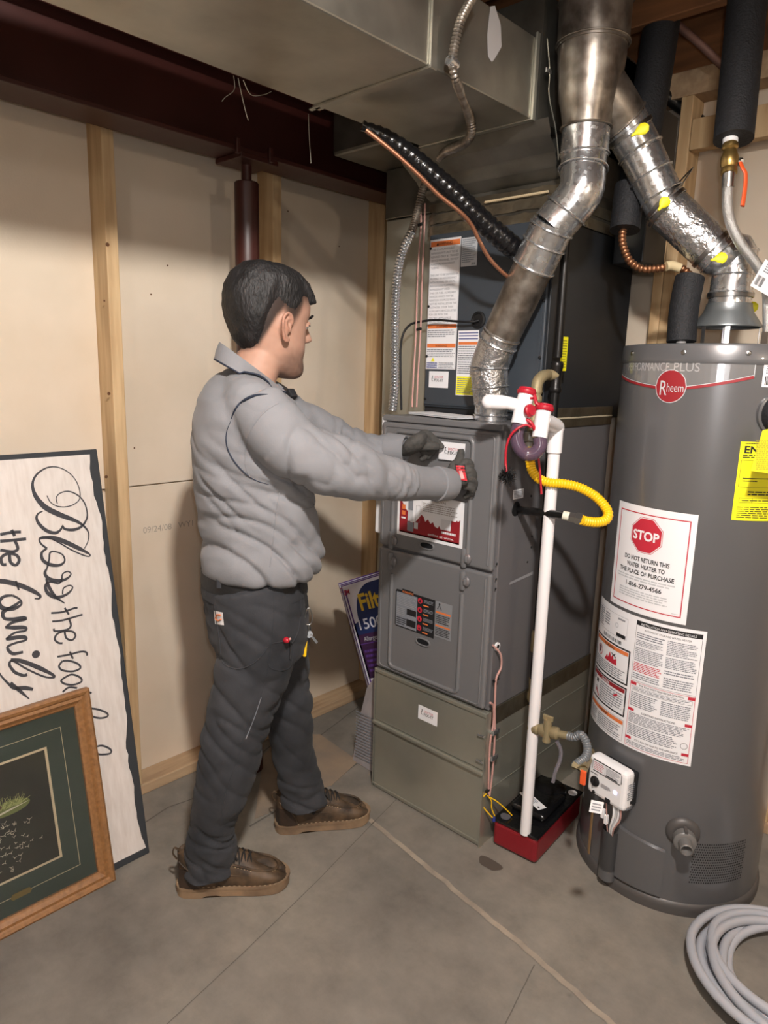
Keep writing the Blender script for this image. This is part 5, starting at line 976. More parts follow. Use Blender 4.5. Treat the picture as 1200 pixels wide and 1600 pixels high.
d = Decal(lambda u, v, h: Vector((u, 1.703-h, v))); d.lines(pts[0].x+.02, .03, -1.56, .22, 16, 'inkg', 2, .4); adopt(k, o1, d.build('print')); tag(k, 'grey printed cardboard sheet propped against left side of filter base', 'cardboard')
# ================================================================== HOSE COIL
hc = empty('hose_coil', (-.20, 1.83, 0)); rnd = random.Random(8); b = MB(); path = []
turns = 9; N_ = 44
for t_ in range(turns):
    ox, oy = rnd.uniform(-.025, .025), rnd.uniform(-.025, .025); rr = (.205, .175, .215, .155, .19, .225, .165, .20, .18)[t_]; ec = rnd.uniform(.9, 1.06)
    for i in range(N_):
        a = 2*math.pi*i/N_; z = .013+.0225*((t_+(i/N_)) // 1 % 3)*1.0+.006*math.sin(2*a+t_*2); s0 = (i/N_)
        path.append((a, rr, ox, oy, ec, z))
pp = []
for i, (a, rr, ox, oy, ec, z) in enumerate(path):
    j = min(len(path)-1, i+6); w_ = sum(path[min(len(path)-1, max(0, i+q))][1] for q in range(-8, 9))/17; zz = sum(path[min(len(path)-1, max(0, i+q))][5] for q in range(-8, 9))/17
    oxx = sum(path[min(len(path)-1, max(0, i+q))][2] for q in range(-8, 9))/17; oyy = sum(path[min(len(path)-1, max(0, i+q))][3] for q in range(-8, 9))/17
    pp.append(Vector((-.215+oxx+w_*1.05*math.cos(a+2.2), 1.765+oyy+w_*1.0*math.sin(a+2.2), zz)))
o1 = b.tube(pp, .0115, 'hose', 12).build('hose'); e = PZ(1168, 1578, .03); b2 = MB().tube([e+Vector((-.02, .012, 0)), e+Vector((.03, -.012, 0))], .016, mat('clear_bag', 'c9b8ae', .2, trans=.5), 12).build('end_wrap'); b3 = MB().tube([e+Vector((.015, .0, .0)), e+Vector((.06, -.03, -.005))], .010, 'blue', 12).build('blue_end'); adopt(hc, o1, b2, b3)
tag(hc, 'coil of light grey hose on the floor at the lower right corner', 'hose')
# ================================================================== THE MAN
PA = R(34); PF = Vector((math.sin(PA), math.cos(PA), 0)); PL = Vector((-math.cos(PA), math.sin(PA), 0)); PC = Vector((-1.46, 1.15, 0))
def Wp(f, l, z): return PC+PF*f+PL*l+Vector((0, 0, z))
def Q(px_, py_, l):
    d_ = ray(px_, py_); t_ = (PC+PL*l-ORG).dot(PL)/d_.dot(PL); return ORG+d_*t_
def loc(p): q = Vector(p)-PC; return q.dot(PF), q.dot(PL), q.z
def remesh(name, mb, mat_, parent, voxel=.006, smooth=4, fn=None, post=None):
    me = mb.mesh(name+'_src'); ob = bpy.data.objects.new(name+'_src', me); COL.objects.link(ob)
    r_ = ob.modifiers.new('r', 'REMESH'); r_.mode = 'VOXEL'; r_.voxel_size = voxel; r_.use_smooth_shade = True
    if smooth: s_ = ob.modifiers.new('s', 'SMOOTH'); s_.factor = .5; s_.iterations = smooth
    dg = bpy.context.evaluated_depsgraph_get(); dg.update(); m2 = bpy.data.meshes.new_from_object(ob.evaluated_get(dg)); bpy.data.objects.remove(ob)
    m2.name = name; m2.materials.clear(); m2.materials.append(mat_)
    if fn:
        n = len(m2.vertices); co = np.empty(n*3); m2.vertices.foreach_get('co', co); co = co.reshape(-1, 3)
        no = np.array([v.normal[:] for v in m2.vertices])
        for i in range(n):
            c = Vector(co[i]); k = fn(c, Vector(no[i])); co[i] += no[i]*k
        m2.vertices.foreach_set('co', co.ravel()); m2.update()
    if post: post(m2)
    m2.polygons.foreach_set('use_smooth', [True]*len(m2.polygons))
    o = bpy.data.objects.new(name, m2); COL.objects.link(o)
    if parent: o.parent = parent
    return o
def ringrow(f0, f1, hw, z, p=2.3, n=40, lc=0, tilt=0):     # one horizontal section: back f0, front f1, half width hw
    c = (f0+f1)/2; a = (f1-f0)/2; out = []
    for j in range(n):
        t = 2*math.pi*j/n; x = math.copysign(abs(math.cos(t))**(2/p), math.cos(t))*a; y = math.copysign(abs(math.sin(t))**(2/p), math.sin(t))*hw
        out.append(Wp(c+x, lc+y, z+tilt*x))
    return out
def fl_(p): return loc(p)[0]
def ridge(n): return 1-abs(n)*2
def valley(n): return min(1, abs(n)*3.2)**.6-.62
# ---- head (own axes: x forward, y left, z up; chin at 0)
HS = 1.07; HA = R(34-26); hx = Vector((math.sin(HA), math.cos(HA), 0)); hy = Vector((-hx.y, hx.x, 0)); hz = Vector((0, 0, 1)); tl = R(-5)
hx2 = hx*math.cos(tl)+hz*math.sin(tl); hz2 = -hx*math.sin(tl)+hz*math.cos(tl)
HO = Q(418, 500, 0.0); HO.z = 1.431
def Hp(x, y, z): return HO+(hx2*x+hy*y+hz2*(z-.0))*HS
HZT = [(-.004, .070, .030, .020), (.0, .082, .015, .032), (.010, .091, -.012, .043), (.026, .092, -.045, .053), (.045, .086, -.062, .060), (.062, .089, -.070, .063), (.082, .088, -.080, .066), (.105, .087, -.090, .070), (.125, .086, -.098, .073), (.148, .093, -.104, .0755), (.172, .093, -.106, .076), (.195, .085, -.101, .072), (.215, .066, -.086, .061), (.230, .036, -.060, .042), (.238, .005, -.03, .015)]
def hsec(z):
    T_ = HZT
    if z <= T_[0][0]: return T_[0][1:]
    for a_, b_ in zip(T_, T_[1:]):
        if z <= b_[0]:
            t = (z-a_[0])/(b_[0]-a_[0]); return tuple(a_[i]+(b_[i]-a_[i])*t for i in (1, 2, 3))
    return T_[-1][1:]
def hpoint(t, z, off=0):
    f, b, w = hsec(z); a = abs(t); cxx = b+(f-b)*.46
    ex = 2.15; c_, s_ = math.cos(t), math.sin(t)
    rx = (f-cxx) if c_ > 0 else (cxx-b)
    x = cxx+math.copysign(abs(c_)**(2/ex), c_)*rx; y = math.copysign(abs(s_)**(2/ex), s_)*w
    if c_ > 0: y *= 1-.10*max(0, (c_-.2))*max(0, min(1, (.14-z)/.1))
    dx, dy = c_, s_
    def g(tc, zc, st, sz): return math.exp(-((a-tc)/st)**2-((z-zc)/sz)**2)
    k = -.010*g(.42, .124, .16, .012)+.004*g(.36, .146, .22, .007)+.004*g(.75, .100, .25, .016)-.003*g(.8, .055, .3, .02)+.004*g(0, .010, .3, .012)-.004*g(0, .036, .35, .007)
    k += off
    return x+dx*k, y+dy*k
hd = MB(); rows = []; zs = [-.004+(.242)*i/46 for i in range(47)]; nA = 72
for z in zs: rows.append([Hp(*hpoint(2*math.pi*j/nA, z), z) for j in range(nA)])
hd.rings(rows, 'white')
# nose, lips, ears
hd.rings([[Hp(cx_+rx*math.cos(t), ry*math.sin(t), z+dz*math.cos(t)) for t in [2*math.pi*j/16 for j in range(16)]] for cx_, rx, ry, z, dz in
          ((.080, .012, .007, .142, 0), (.084, .014, .0075, .128, 0), (.090, .016, .009, .115, 0), (.096, .018, .012, .102, -.001), (.097, .0175, .0155, .094, -.001), (.092, .014, .013, .087, .001), (.085, .006, .006, .085, 0))], 'white')
for s_ in (-1, 1): hd.ell(Hp(.093, .0115*s_, .0915), .0075*HS, .006*HS, .0065*HS)
for zc, rz_, xo in ((.067, .0060, .0920), (.0560, .0066, .0900)):
    hd.rings([[Hp(xo-.012*(u*u)*2.2+.0058*math.cos(t), .024*u, zc+rz_*math.sin(t)*(1-.55*abs(u))) for t in [2*math.pi*j/12 for j in range(12)]] for u in (-1, -.6, -.2, .2, .6, 1)], 'white')
for s_ in (-1, 1):       # ear: rim, lobe, inner fold
    e0 = Vector((-.004, .0745*s_, .105))
    def E_(x, z, o_=0): return Hp(e0.x+x, (abs(e0.y)+o_)*s_, e0.z+z)
    hd.tube([E_(.010, .006, .003), E_(.013, .018, .007), E_(.005, .031, .011), E_(-.008, .033, .015), E_(-.017, .024, .018), E_(-.019, .008, .018), E_(-.014, -.010, .014), E_(-.006, -.024, .009), E_(.003, -.028, .005), E_(.009, -.020, .002)], [.0035, .0042, .0042, .0045, .0048, .0046, .0044, .0058, .0055, .004], 'white', 10, sub=4)
    hd.rings([[E_(-.004+.013*k_*math.cos(t), .004+.027*k_*math.sin(t), o_-.25*.013*k_*math.cos(t)) for t in [2*math.pi*j/18 for j in range(18)]] for k_, o_ in ((1, -.004), (1, .005), (.8, .0065), (.1, .005))], 'white')
    hd.tube([E_(.008, -.006, .003), E_(-.002, .003, .010), E_(-.006, .016, .011), E_(0, .022, .009)], .0028, 'white', 8, sub=3)
    hd.ell(E_(.011, -.003, .002), .004*HS, .004*HS, .006*HS)
# neck and body under the clothes
nb = [Hp(-.030, 0, .05), Hp(-.040, 0, .01), Q(398, 578, 0), Q(385, 615, 0)]
nk = MB(); 
nrows = [(Hp(-.018, 0, .052), .062, .058), (Hp(-.030, 0, .020), .063, .057), (Hp(-.045, 0, -.020), .064, .058), (Hp(-.058, 0, -.06), .070, .068), (Hp(-.07, 0, -.11), .08, .10)]
hd.rings([[c_+PF*(a_*math.cos(t))+PL*(b_*math.sin(t)) for t in [2*math.pi*j/28 for j in range(28)]] for c_, a_, b_ in nrows][::-1], 'white')
TR = [(604, 335, 440, .08), (632, 322, 452, .125), (660, 303, 474, .170), (700, 300, 480, .165), (760, 306, 484, .158), (810, 313, 487, .150), (850, 322, 486, .148), (885, 325, 474, .150)]
def rowpx(y, xb, xf, hw, dx=0): 
    a_ = Q(xb+dx, y, 0); b_ = Q(xf-dx, y, 0); return fl_(a_), fl_(b_), hw, (a_.z+b_.z)/2
hd.rings([ringrow(*rowpx(*t, dx=14)) for t in TR+[(930, 322, 474, .15), (975, 328, 476, .155)]][::-1], 'white')
ARM_R = [(402, 632, -.160, .068), (432, 675, -.195, .075), (480, 712, -.205, .073), (545, 734, -.190, .068), (610, 750, -.130, .055), (660, 755, -.070, .045), (700, 757, -.018, .040)]
ARM_L = [(410, 628, .150, .070), (468, 660, .195, .066), (525, 688, .210, .058), (575, 701, .190, .047), (612, 701, .165, .040), (630, 702, .145, .038)]
LEG_R = [(392, 915, -.085, .105), (400, 960, -.095, .106), (402, 1010, -.098, .102), (392, 1060, -.098, .096), (380, 1100, -.098, .088), (367, 1145, -.10, .083), (358, 1187, -.10, .082), (350, 1225, -.10, .074), (339, 1262, -.085, .066), (331, 1300, -.07, .062), (328, 1345, -.058, .070), (326, 1378, -.052, .070), (325, 1400, -.05, .068)]
LEG_L = [(400, 915, .085, .105), (418, 975, .095, .100), (432, 1030, .10, .092), (444, 1085, .108, .080), (452, 1130, .113, .070), (457, 1168, .130, .065), (466, 1215, .148, .063), (474, 1248, .160, .069), (478, 1270, .164, .067), (480, 1292, .166, .065)]
def limb(mb, L_, k=1, o_=0): mb.tube([Q(x, y, l) for x, y, l, r_ in L_], [max(.01, r_*k-o_) for *_, r_ in L_], 'white', 28, sub=5)
for L_ in (ARM_R, ARM_L, LEG_R[:-3], LEG_L[:-3]): limb(hd, L_, .66)
for L_ in (ARM_R, ARM_L): hd.ell(Q(*L_[0][:3]), .045, .045, .045)
skin = bpy.data.materials.new('skin'); skin.use_nodes = True; nt = skin.node_tree; b_ = nt.nodes['Principled BSDF']
ca = nt.nodes.new('ShaderNodeVertexColor'); ca.layer_name = 'tone'; nt.links.new(ca.outputs[0], b_.inputs['Base Color']); b_.inputs['Roughness'].default_value = .55; b_.inputs['Specular IOR Level'].default_value = .35
b_.inputs['Subsurface Weight'].default_value = .12; b_.inputs['Subsurface Radius'].default_value = (.01, .004, .002); b_.inputs['Subsurface Scale'].default_value = .6
def hloc(c): q = (Vector(c)-HO)/HS; return q.dot(hx2), q.dot(hy), q.dot(hz2)
def sst(x, a_, b_): t = max(0, min(1, (x-a_)/(b_-a_))); return t*t*(3-2*t)
def hairline(ang):      # lowest hair height for an angle from the front
    pts = [(0, .188), (38, .184), (55, .178), (64, .150), (75, .128), (88, .136), (98, .150), (112, .128), (124, .095), (138, .066), (155, .054), (180, .050)]
    for (a0_, v0), (a1_, v1) in zip(pts, pts[1:]):
        if ang <= a1_: return v0+(v1-v0)*(ang-a0_)/(a1_-a0_)
    return .05
SK, SK2, DK = Vector(lin('b18d7a')), Vector(lin('a06c5a')), Vector(lin('1d1817'))
def tone(me):
    at = me.color_attributes.new('tone', 'FLOAT_COLOR', 'POINT'); out = []
    for v in me.vertices:
        x, y, z = hloc(v.co); ang = math.degrees(math.atan2(abs(y), x-.0)); nz_ = noise.noise(v.co*90)*.5+.5
        c = SK.lerp(SK2, .30*nz_+.35*sst(abs(y), .074, .084)*sst(z, .06, .08)*sst(.16-z, 0, .02))
        beard = sst(.082-z, 0, .05)*sst(x, -.020, .025)*sst(z, -.03, -.012)*(.62+.25*sst(x, .045, .085)); beard = max(beard, .35*sst(.022-abs(z-.076)*1.6, 0, .012)*sst(x, .072, .088)*sst(.032-abs(y), 0, .01))
        gt = .9*sst(x, .062, .080)*sst(.022-z, 0, .018)*sst(.042-abs(y), 0, .015); beard = max(beard, gt)
        lip = sst(x, .076, .086)*sst(.014-abs(z-.061), 0, .006)*sst(.030-abs(y), 0, .008)
        hl = hairline(ang); fade = sst(z, hl-.030, hl+.016)*.93 if z > .03 else 0
        if ang > 100: fade = sst(z, hl-.012, hl+.012)*.95 if z > .02 else 0
        if abs(y) > .0775 and ang > 55 and ang < 110 and z < .145: fade = 0
        k = max(beard*(.65+.35*nz_), fade); c = c.lerp(Vector(lin('8d4f45')), lip*.6*(1-k)).lerp(DK, min(.97, k)); out += [c.x, c.y, c.z, 1]
    at.data.foreach_set('color', out)
man = remesh('person', hd, skin, None, .0042, 3, None, tone)
eyew = mat('eye_white', 'd8d2cc', .3); hairm = mat('black_hair', '0e0d0e', .62, col2='1c1a1b', scale=30, bump=1, bscale=160, bdist=.004, stretch=(1, 1, .35))
for s_ in (-1, 1):
    e_ = MB().ell(Hp(.0695, .030*s_, .124), .0118*HS, .0118*HS, .0118*HS, eyew); e_ = e_.build('eye', man); i_ = MB().ell(Hp(.0780, .0308*s_, .1232), .0045*HS, .0055*HS, .0055*HS, 'ink'); i_.build('iris', e_)
    lid = MB(); lid.tube([Hp(.076, .018*s_, .1275), Hp(.0825, .027*s_, .131), Hp(.080, .037*s_, .130), Hp(.070, .046*s_, .125)], .0048, skin, 8, sub=4); lid = lid.build('eyelid', man)
    at = lid.data.color_attributes.new('tone', 'FLOAT_COLOR', 'POINT'); at.data.foreach_set('color', list((*SK, 1))*len(lid.data.vertices))
    ls = MB().tube([Hp(.0855, .024*s_, .1272), Hp(.0875, .032*s_, .1262), Hp(.080, .042*s_, .1245)], .0013, 'ink', 6, sub=3); ls.build('eyelashes', man)
    bw = MB().tube([Hp(.093, .012*s_, .143), Hp(.0935, .024*s_, .147), Hp(.087, .040*s_, .149), Hp(.076, .054*s_, .143)], [.003, .0042, .004, .0018], hairm, 8, sub=4, flat=.7).build('eyebrow', man)
# hair: thickness over the scalp, cropped at the sides
hr = MB(); rows = []; zz = [.040+.190*i/50 for i in range(51)]
for z in zz:
    row = []
    for j in range(96):
        t = 2*math.pi*j/96; ang = math.degrees(abs(t if t <= math.pi else t-2*math.pi)); hl = hairline(ang)
        side = sst(ang, 35, 58)*(1-sst(ang, 98, 120)); rise = .020+.060*side; hl = hl+.012*side
        th_ = (.0115+.004*sst(ang, 100, 150)*sst(z, .08, .13))*sst(z, hl-.002, hl+rise)+(.009*sst(z, .18, .235))*(1-.5*sst(ang, 0, 40)*0)
        if ang < 40 and z > hl-.012: th_ = max(th_, .016*sst(z, hl-.012, hl-.004))
        x, y = hpoint(t, min(z, .238)); nz_ = noise.noise(Vector((x*45, y*45, z*30)))*.0035+noise.noise(Vector((x*140, y*140, z*40)))*.0016
        off = -.0035+(th_+(.0035 if th_ > .0005 else 0)) + (nz_ if th_ > .004 else 0)
        f, b2, w2 = hsec(min(z, .238)); x, y = hpoint(t, min(z, .238), off); ztop = z+max(0, th_-.004)*sst(z, .19, .24)*.8
        row.append(Hp(x, y, ztop))
    rows.append(row)
ap = sum((p for p in rows[-1]), Vector())/len(rows[-1]); base_ = rows[-1]
for q_, up_z in ((.88, .0045), (.7, .009), (.5, .0125), (.28, .0145), (.02, .015)): rows.append([ap+(p-ap)*q_+Vector((0, 0, up_z+.0015*noise.noise(p*60))) for p in base_])
hr.rings(rows, hairm); hro = hr.build('hair', man, autosmooth=False)
# ---- shirt
sh = MB()
SR = [(576, 354, 396, .045), (588, 336, 412, .075), (603, 319, 434, .120), (624, 308, 460, .178), (650, 302, 474, .200), (690, 298, 480, .200), (730, 300, 484, .192), (770, 306, 488, .185), (805, 312, 492, .180), (835, 318, 496, .180), (860, 322, 496, .182), (878, 326, 490, .182), (890, 334, 474, .170)]
sh.rings([ringrow(*rowpx(*t)) for t in SR][::-1], 'white'); limb(sh, ARM_R); limb(sh, ARM_L)
sh.ell(Q(392, 634, -.135), .070, .070, .070); sh.ell(Q(398, 628, .13), .068, .068, .068); sh.tube([Q(376, 604, -.06), Q(386, 620, -.11), Q(396, 636, -.15)], [.045, .056, .066], 'white', 20, sub=3)
a0s = [Q(x, y, l) for x, y, l, r_ in ARM_R]; a1s = [Q(x, y, l) for x, y, l, r_ in ARM_L]
def armco(c, A):
    best = (9, 0, 0); acc = 0
    for i, (p, q) in enumerate(zip(A, A[1:])):
        d_ = q-p; t = max(0, min(1, (c-p).dot(d_)/d_.length_squared)); dist = (c-(p+d_*t)).length
        if dist < best[0]: best = (dist, acc+t*d_.length, i)
        acc += d_.length
    return best
def shirt_fold(c, n):
    f, l, z = loc(c); dR, sR, _ = armco(c, a0s); dL, sL, _2 = armco(c, a1s)
    if (dR < .088 and sR > .05) or (dL < .080 and sL > .05):
        s_ = sR if dR < dL else sL; A_ = .0065 if s_ > .1 else .003
        v = noise.noise(Vector((s_*15+z*11, z*6+l*3, l*7)))
        if s_ > .47 and dR < dL: return .0004
        k = A_*1.7*valley(v)+.002*noise.noise(Vector((s_*24, z*16, l*10)))
        k += .009*math.exp(-((s_-.27)/.07)**2)*valley(noise.noise(Vector((s_*22+z*14, z*12, l*7))))+.007*math.exp(-((s_-.44)/.05)**2)*valley(noise.noise(Vector((s_*40, z*14, l*9))))
        return k
    w_ = sst(1.22-z, 0, .25)
    v = noise.noise(Vector((f*4+z*2, l*4+3, z*14+f*7+2*noise.noise(Vector((f*3, l*3, z*3)))))); v2 = noise.noise(Vector((f*14, l*12, z*24-f*10)))
    k = (.004+.012*w_)*valley(v)+(.002+.005*w_)*v2
    k += .012*sst(1.02-z, 0, .06)*sst(z, .915, .93)
    under = math.exp(-((z-1.17)/.08)**2)*sst(-l, .08, .17); k += .016*under*valley(noise.noise(Vector((f*4, 1, z*20+f*16))))
    return k
shirt = remesh('shirt', sh, M['shirt'], man, .006, 5, shirt_fold)
# armhole vent, seams, cuffs, collar
navy_ = mat('navy_lining', '1d2638', .7)
def snap(obj, pts, off=.001, sub=5):
    P_, _ = smooth_path([Vector(p) for p in pts], 1, sub); P_, _ = resample(P_, 1, .008); out = []
    for p in P_:
        d_ = (p-ORG).normalized(); ok, h_, n_, _i = obj.ray_cast(ORG, d_)
        if ok: out.append(h_-d_*off)
    return out
bpy.context.view_layer.update()
def seam(name, pxs, r_, m_, obj, off=.0005, flat=None, rr=None):
    P_ = snap(obj, [K(x, y, 1.7) for x, y in pxs], off)
    if len(P_) < 2: return None
    if rr: r_ = [rr[0]+(rr[1]-rr[0])*math.sin(math.pi*i/(len(P_)-1)) for i in range(len(P_))]
    return MB().tube(P_, r_, m_, 8, flat=flat).build(name, obj)
seam('armhole_vent', [(418, 616), (398, 618), (380, 627), (368, 640), (361, 655)], .004, navy_, shirt, 0, .6, (.0012, .006))
seam('armhole_vent', [(361, 657), (354, 675), (354, 695), (362, 715), (378, 735), (398, 750), (420, 757)], .002, navy_, shirt, 0, .6, (.001, .0028))
seam('sleeve_seam', [(435, 630), (412, 645), (392, 672), (384, 700), (384, 730), (392, 748)], .0012, 'shirt', shirt, .0002)
seam('side_seam', [(436, 770), (432, 800), (428, 835), (424, 870), (422, 886)], .0016, 'shirt', shirt, .0002)
seam('pocket_edge', [(470, 782), (486, 778), (490, 792), (472, 797)], .0012, 'shirt', shirt, .0002)
seam('sleeve_pocket_edge', [(300, 560), (330, 545)], .001, 'shirt', shirt)
def ringat(c, ax, r_, sq=1, n=36):
    ax = ax.normalized(); U_ = ax.cross(Vector((0, 0, 1))).normalized(); V_ = U_.cross(ax); return [c+U_*(r_*math.cos(t))+V_*(r_*sq*math.sin(t)) for t in [2*math.pi*j/n for j in range(n)]]
for A, L_, k0, nm in ((a0s, ARM_R, .042, 'cuff'), (a1s, ARM_L, .0395, 'cuff')):
    ax = (A[-1]-A[-2]).normalized(); e_ = A[-1]; cb = MB(); 
    cb.rings([ringat(e_+ax*x, ax, r_, 1.04) for x, r_ in ((-.052, k0+.001), (-.050, k0+.0045), (-.045, k0+.005), (.006, k0+.0005), (.009, k0-.0008), (.008, k0-.005), (-.01, k0-.008))], 'shirt'); co = cb.build(nm, shirt)
    if A is a0s:
        q = K(684, 773, dep(e_)-.035); ok, h_, n_, _i = co.ray_cast(ORG, (q-ORG).normalized()); 
        if ok: MB().lathe(h_-ray(684, 773)*.0005, -ray(684, 773), [(-.001, .0055), (.0015, .005), (.002, .002)], 'ink', 14).build('cuff_snap', co)
cl = MB(); colr = []      # stand-up collar: inner line, fold line, outer flap line around the neck
nc0 = Hp(-.048, 0, -.030); n_ = 44
cpt = [ # angle from front, fold height/flap drop
]
rowsC = []
for j in range(n_+1):
    a_ = R(-158+316*j/n_)+math.pi; ca_, sa_ = math.cos(a_), math.sin(a_); back = (1-ca_)/2
    base = Wp(*[0, 0, 0]); cx_, cl_, cz_ = loc(nc0)
    R1 = .066; top = Wp(cx_+R1*ca_*1.02+.008*(1-back), cl_+R1*sa_, 1.400+.108*back); inn = Wp(cx_+(R1-.006)*ca_, cl_+(R1-.006)*sa_, 1.36+.10*back)
    bot = Wp(cx_+(.086-.006*back)*ca_*1.05+.006*(1-back), cl_+(.095)*sa_*1.08, 1.374+.094*back)
    mid = top.lerp(bot, .5)+(bot-Wp(cx_, cl_, bot.z)).normalized()*.004
    rowsC.append([inn, top+Vector((0, 0, -.002)), top+(top-Wp(cx_, cl_, top.z)).normalized()*.004, mid, bot, bot+(Wp(cx_, cl_, bot.z)-bot).normalized()*.003, top.lerp(bot, .5)-(bot-Wp(cx_, cl_, bot.z)).normalized()*.001, inn.lerp(bot, .1)])
for r_ in rowsC:          # lay the flap on the shoulders
    for i_ in (3, 4, 5):
        ok, h_, nn_, _i = shirt.ray_cast(Vector((r_[i_].x, r_[i_].y, 1.7)), Vector((0, 0, -1)))
        if ok and h_.z+.004 > r_[i_].z: r_[i_] = Vector((r_[i_].x, r_[i_].y, h_.z+(.004 if i_ == 5 else .009)))
cl.rings(rowsC, 'shirt'); colo = cl.build('collar', shirt)
P_ = [r_[4]+(r_[4]-HO)*0 for r_ in rowsC]; MB().tube([p+Vector((0, 0, -.002)) for p in P_], .0022, navy_, 8).build('collar_piping', shirt)
q = K(456, 618, dep(rowsC[3][4])); MB().rbox((-.012, -.012, -.013), (.012, .010, .013), .004, 'foam', Matrix.Translation(K(455, 617, dep(Q(455, 617, -.03))))@ Matrix.Rotation(R(-40), 4, 'Y')).build('collar_mic_clip', shirt)
# ---- trousers
tm = MB()
PR = [(868, 322, 472, .160), (890, 318, 474, .168), (920, 316, 478, .172), (950, 320, 482, .176), (980, 327, 482, .178), (1005, 333, 480, .172)]
tm.rings([ringrow(*rowpx(*t)) for t in PR][::-1], 'white'); limb(tm, LEG_R); limb(tm, LEG_L)
l0s = [Q(x, y, l) for x, y, l, r_ in LEG_R]; l1s = [Q(x, y, l) for x, y, l, r_ in LEG_L]
def leg_fold(c, n):
    f, l, z = loc(c); side = 1 if l < 0 else -1
    v = noise.noise(Vector((f*6+side, l*6, z*13+f*9))); v2 = noise.noise(Vector((f*12, l*10+side*4, z*26-f*12)))
    w_ = .45+.75*math.exp(-((z-.17)/.10)**2)+.55*math.exp(-((z-.55)/.10)**2)+.4*math.exp(-((z-.76)/.07)**2)
    k = .0105*w_*valley(v)+.0045*w_*v2
    if z > .88: k *= .25
    # hem roll and stacked creases above the boots
    k += .008*math.exp(-((z-.16)/.07)**2)*valley(.5*math.sin(z*50+f*16+side+2*v))
    return k
def hem(me):
    for v in me.vertices:
        f, l, z = loc(v.co); near = l < .05; h0 = (.066+.02*f+.004 if near else .098-.02*(f-.09))+.003*math.sin(f*60)
        if z < h0: v.co.z += h0-z
trs = remesh('trousers', tm, M['trousers'], man, .006, 5, leg_fold, hem)
bpy.context.view_layer.update()
bl = MB(); rr_ = [rowpx(880, 316, 474, .166), rowpx(902, 315.5, 476, .170)]
bt = [ringrow(r_[0]-.004, r_[1]+.004, r_[2]+.004, r_[3]) for r_ in rr_]; bl.rings([bt[0], bt[1]], 'black', cap=False); bl.build('belt', man)
wb_ = [ringrow(*[(lambda r_: (r_[0]-.003, r_[1]+.003, r_[2]+.003, r_[3]))(rowpx(y_, xb_, xf_, hw_))][0]) for y_, xb_, xf_, hw_ in ((899, 315.5, 476, .170), (918, 315.5, 478, .172))]
MB().rings(wb_, 'trousers', cap=False).build('waistband', trs)
for px0 in (342, 424, 468):
    P_ = [K(px0, 878, 1.6), K(px0+1, 900, 1.6), K(px0+1, 919, 1.6)]; pp_ = snap(trs, P_, .010, 3)
    if len(pp_) > 1: MB().tube(pp_, .0075, 'trousers', 10, flat=.4).build('belt_loop', trs)
seam('outseam', [(428, 925), (428, 960), (425, 1000), (418, 1050), (405, 1095), (385, 1140), (370, 1190), (352, 1240), (345, 1290)], .0013, 'trousers', trs, .0002)
seam('pocket_edge', [(335, 945), (343, 1000), (348, 1035), (372, 1045), (398, 1035), (420, 1010)], .0016, 'trousers', trs, .0003)
seam('pocket_edge', [(424, 1006), (420, 1042), (452, 1044), (457, 1006), (440, 1003), (424, 1006)], .0015, 'trousers', trs, .0003)
seam('pocket_edge', [(468, 905), (470, 950), (466, 985), (457, 1004)], .002, 'trousers', trs, .0003)
seam('pocket_zip', [(408, 1090), (398, 1120), (384, 1155)], .0012, 'inkg', trs, .0003)
def patch(obj, pxs, m_, name, off=.0012, par=None):
    P_ = []
    for x, y in pxs:
        d_ = ray(x, y).normalized(); ok, h_, n_, _i = obj.ray_cast(ORG, d_)
        if ok: P_.append(h_-d_*off)
    return MB().add(P_+[p+ray(400, 900)*.002 for p in P_], [tuple(range(len(P_)))]+[(i, (i+1) % len(P_), len(P_)+(i+1) % len(P_), len(P_)+i) for i in range(len(P_))], m_).build(name, par or obj, recalc=False)
lb = None
pcx = [(341.5+5*math.cos(t), 965+5.2*math.sin(t)) for t in [R(-50-280*i/12) for i in range(13)]]+[(341.5+2.6*math.cos(t), 965+2.6*math.sin(t)) for t in [R(-330+280*i/12) for i in range(13)]]
def gpatch(obj, pxs, m_, nm, off=.0012):
    # small badge that follows the back of the hand
    (x0, y0), (x1, y1), (x2, y2), (x3, y3) = pxs; n = 6; vs = []
    for i in range(n+1):
        for j in range(n+1):
            s_, t_ = i/n, j/n; x = (x0*(1-s_)+x1*s_)*(1-t_)+(x3*(1-s_)+x2*s_)*t_; y = (y0*(1-s_)+y1*s_)*(1-t_)+(y3*(1-s_)+y2*s_)*t_
            d_ = ray(x, y).normalized(); ok, h_, nn_, _i = obj.ray_cast(ORG, d_); vs.append((h_ if ok else K(x, y, 1.87))-d_*off)
    return MB().add(vs, [(i*(n+1)+j, (i+1)*(n+1)+j, (i+1)*(n+1)+j+1, i*(n+1)+j+1) for i in range(n) for j in range(n)], m_, True).build(nm, obj, recalc=False)
lb = gpatch(trs, [(334, 954), (348, 957), (350, 977), (336, 975)], 'paper', 'brand_patch', .0015)
P_ = snap(trs, [K(x, y, 1.6) for x, y in pcx[:13]], .0035, 1)
if len(P_) > 1: MB().tube(P_, .0022, 'label_or', 6).build('curl_mark', trs)
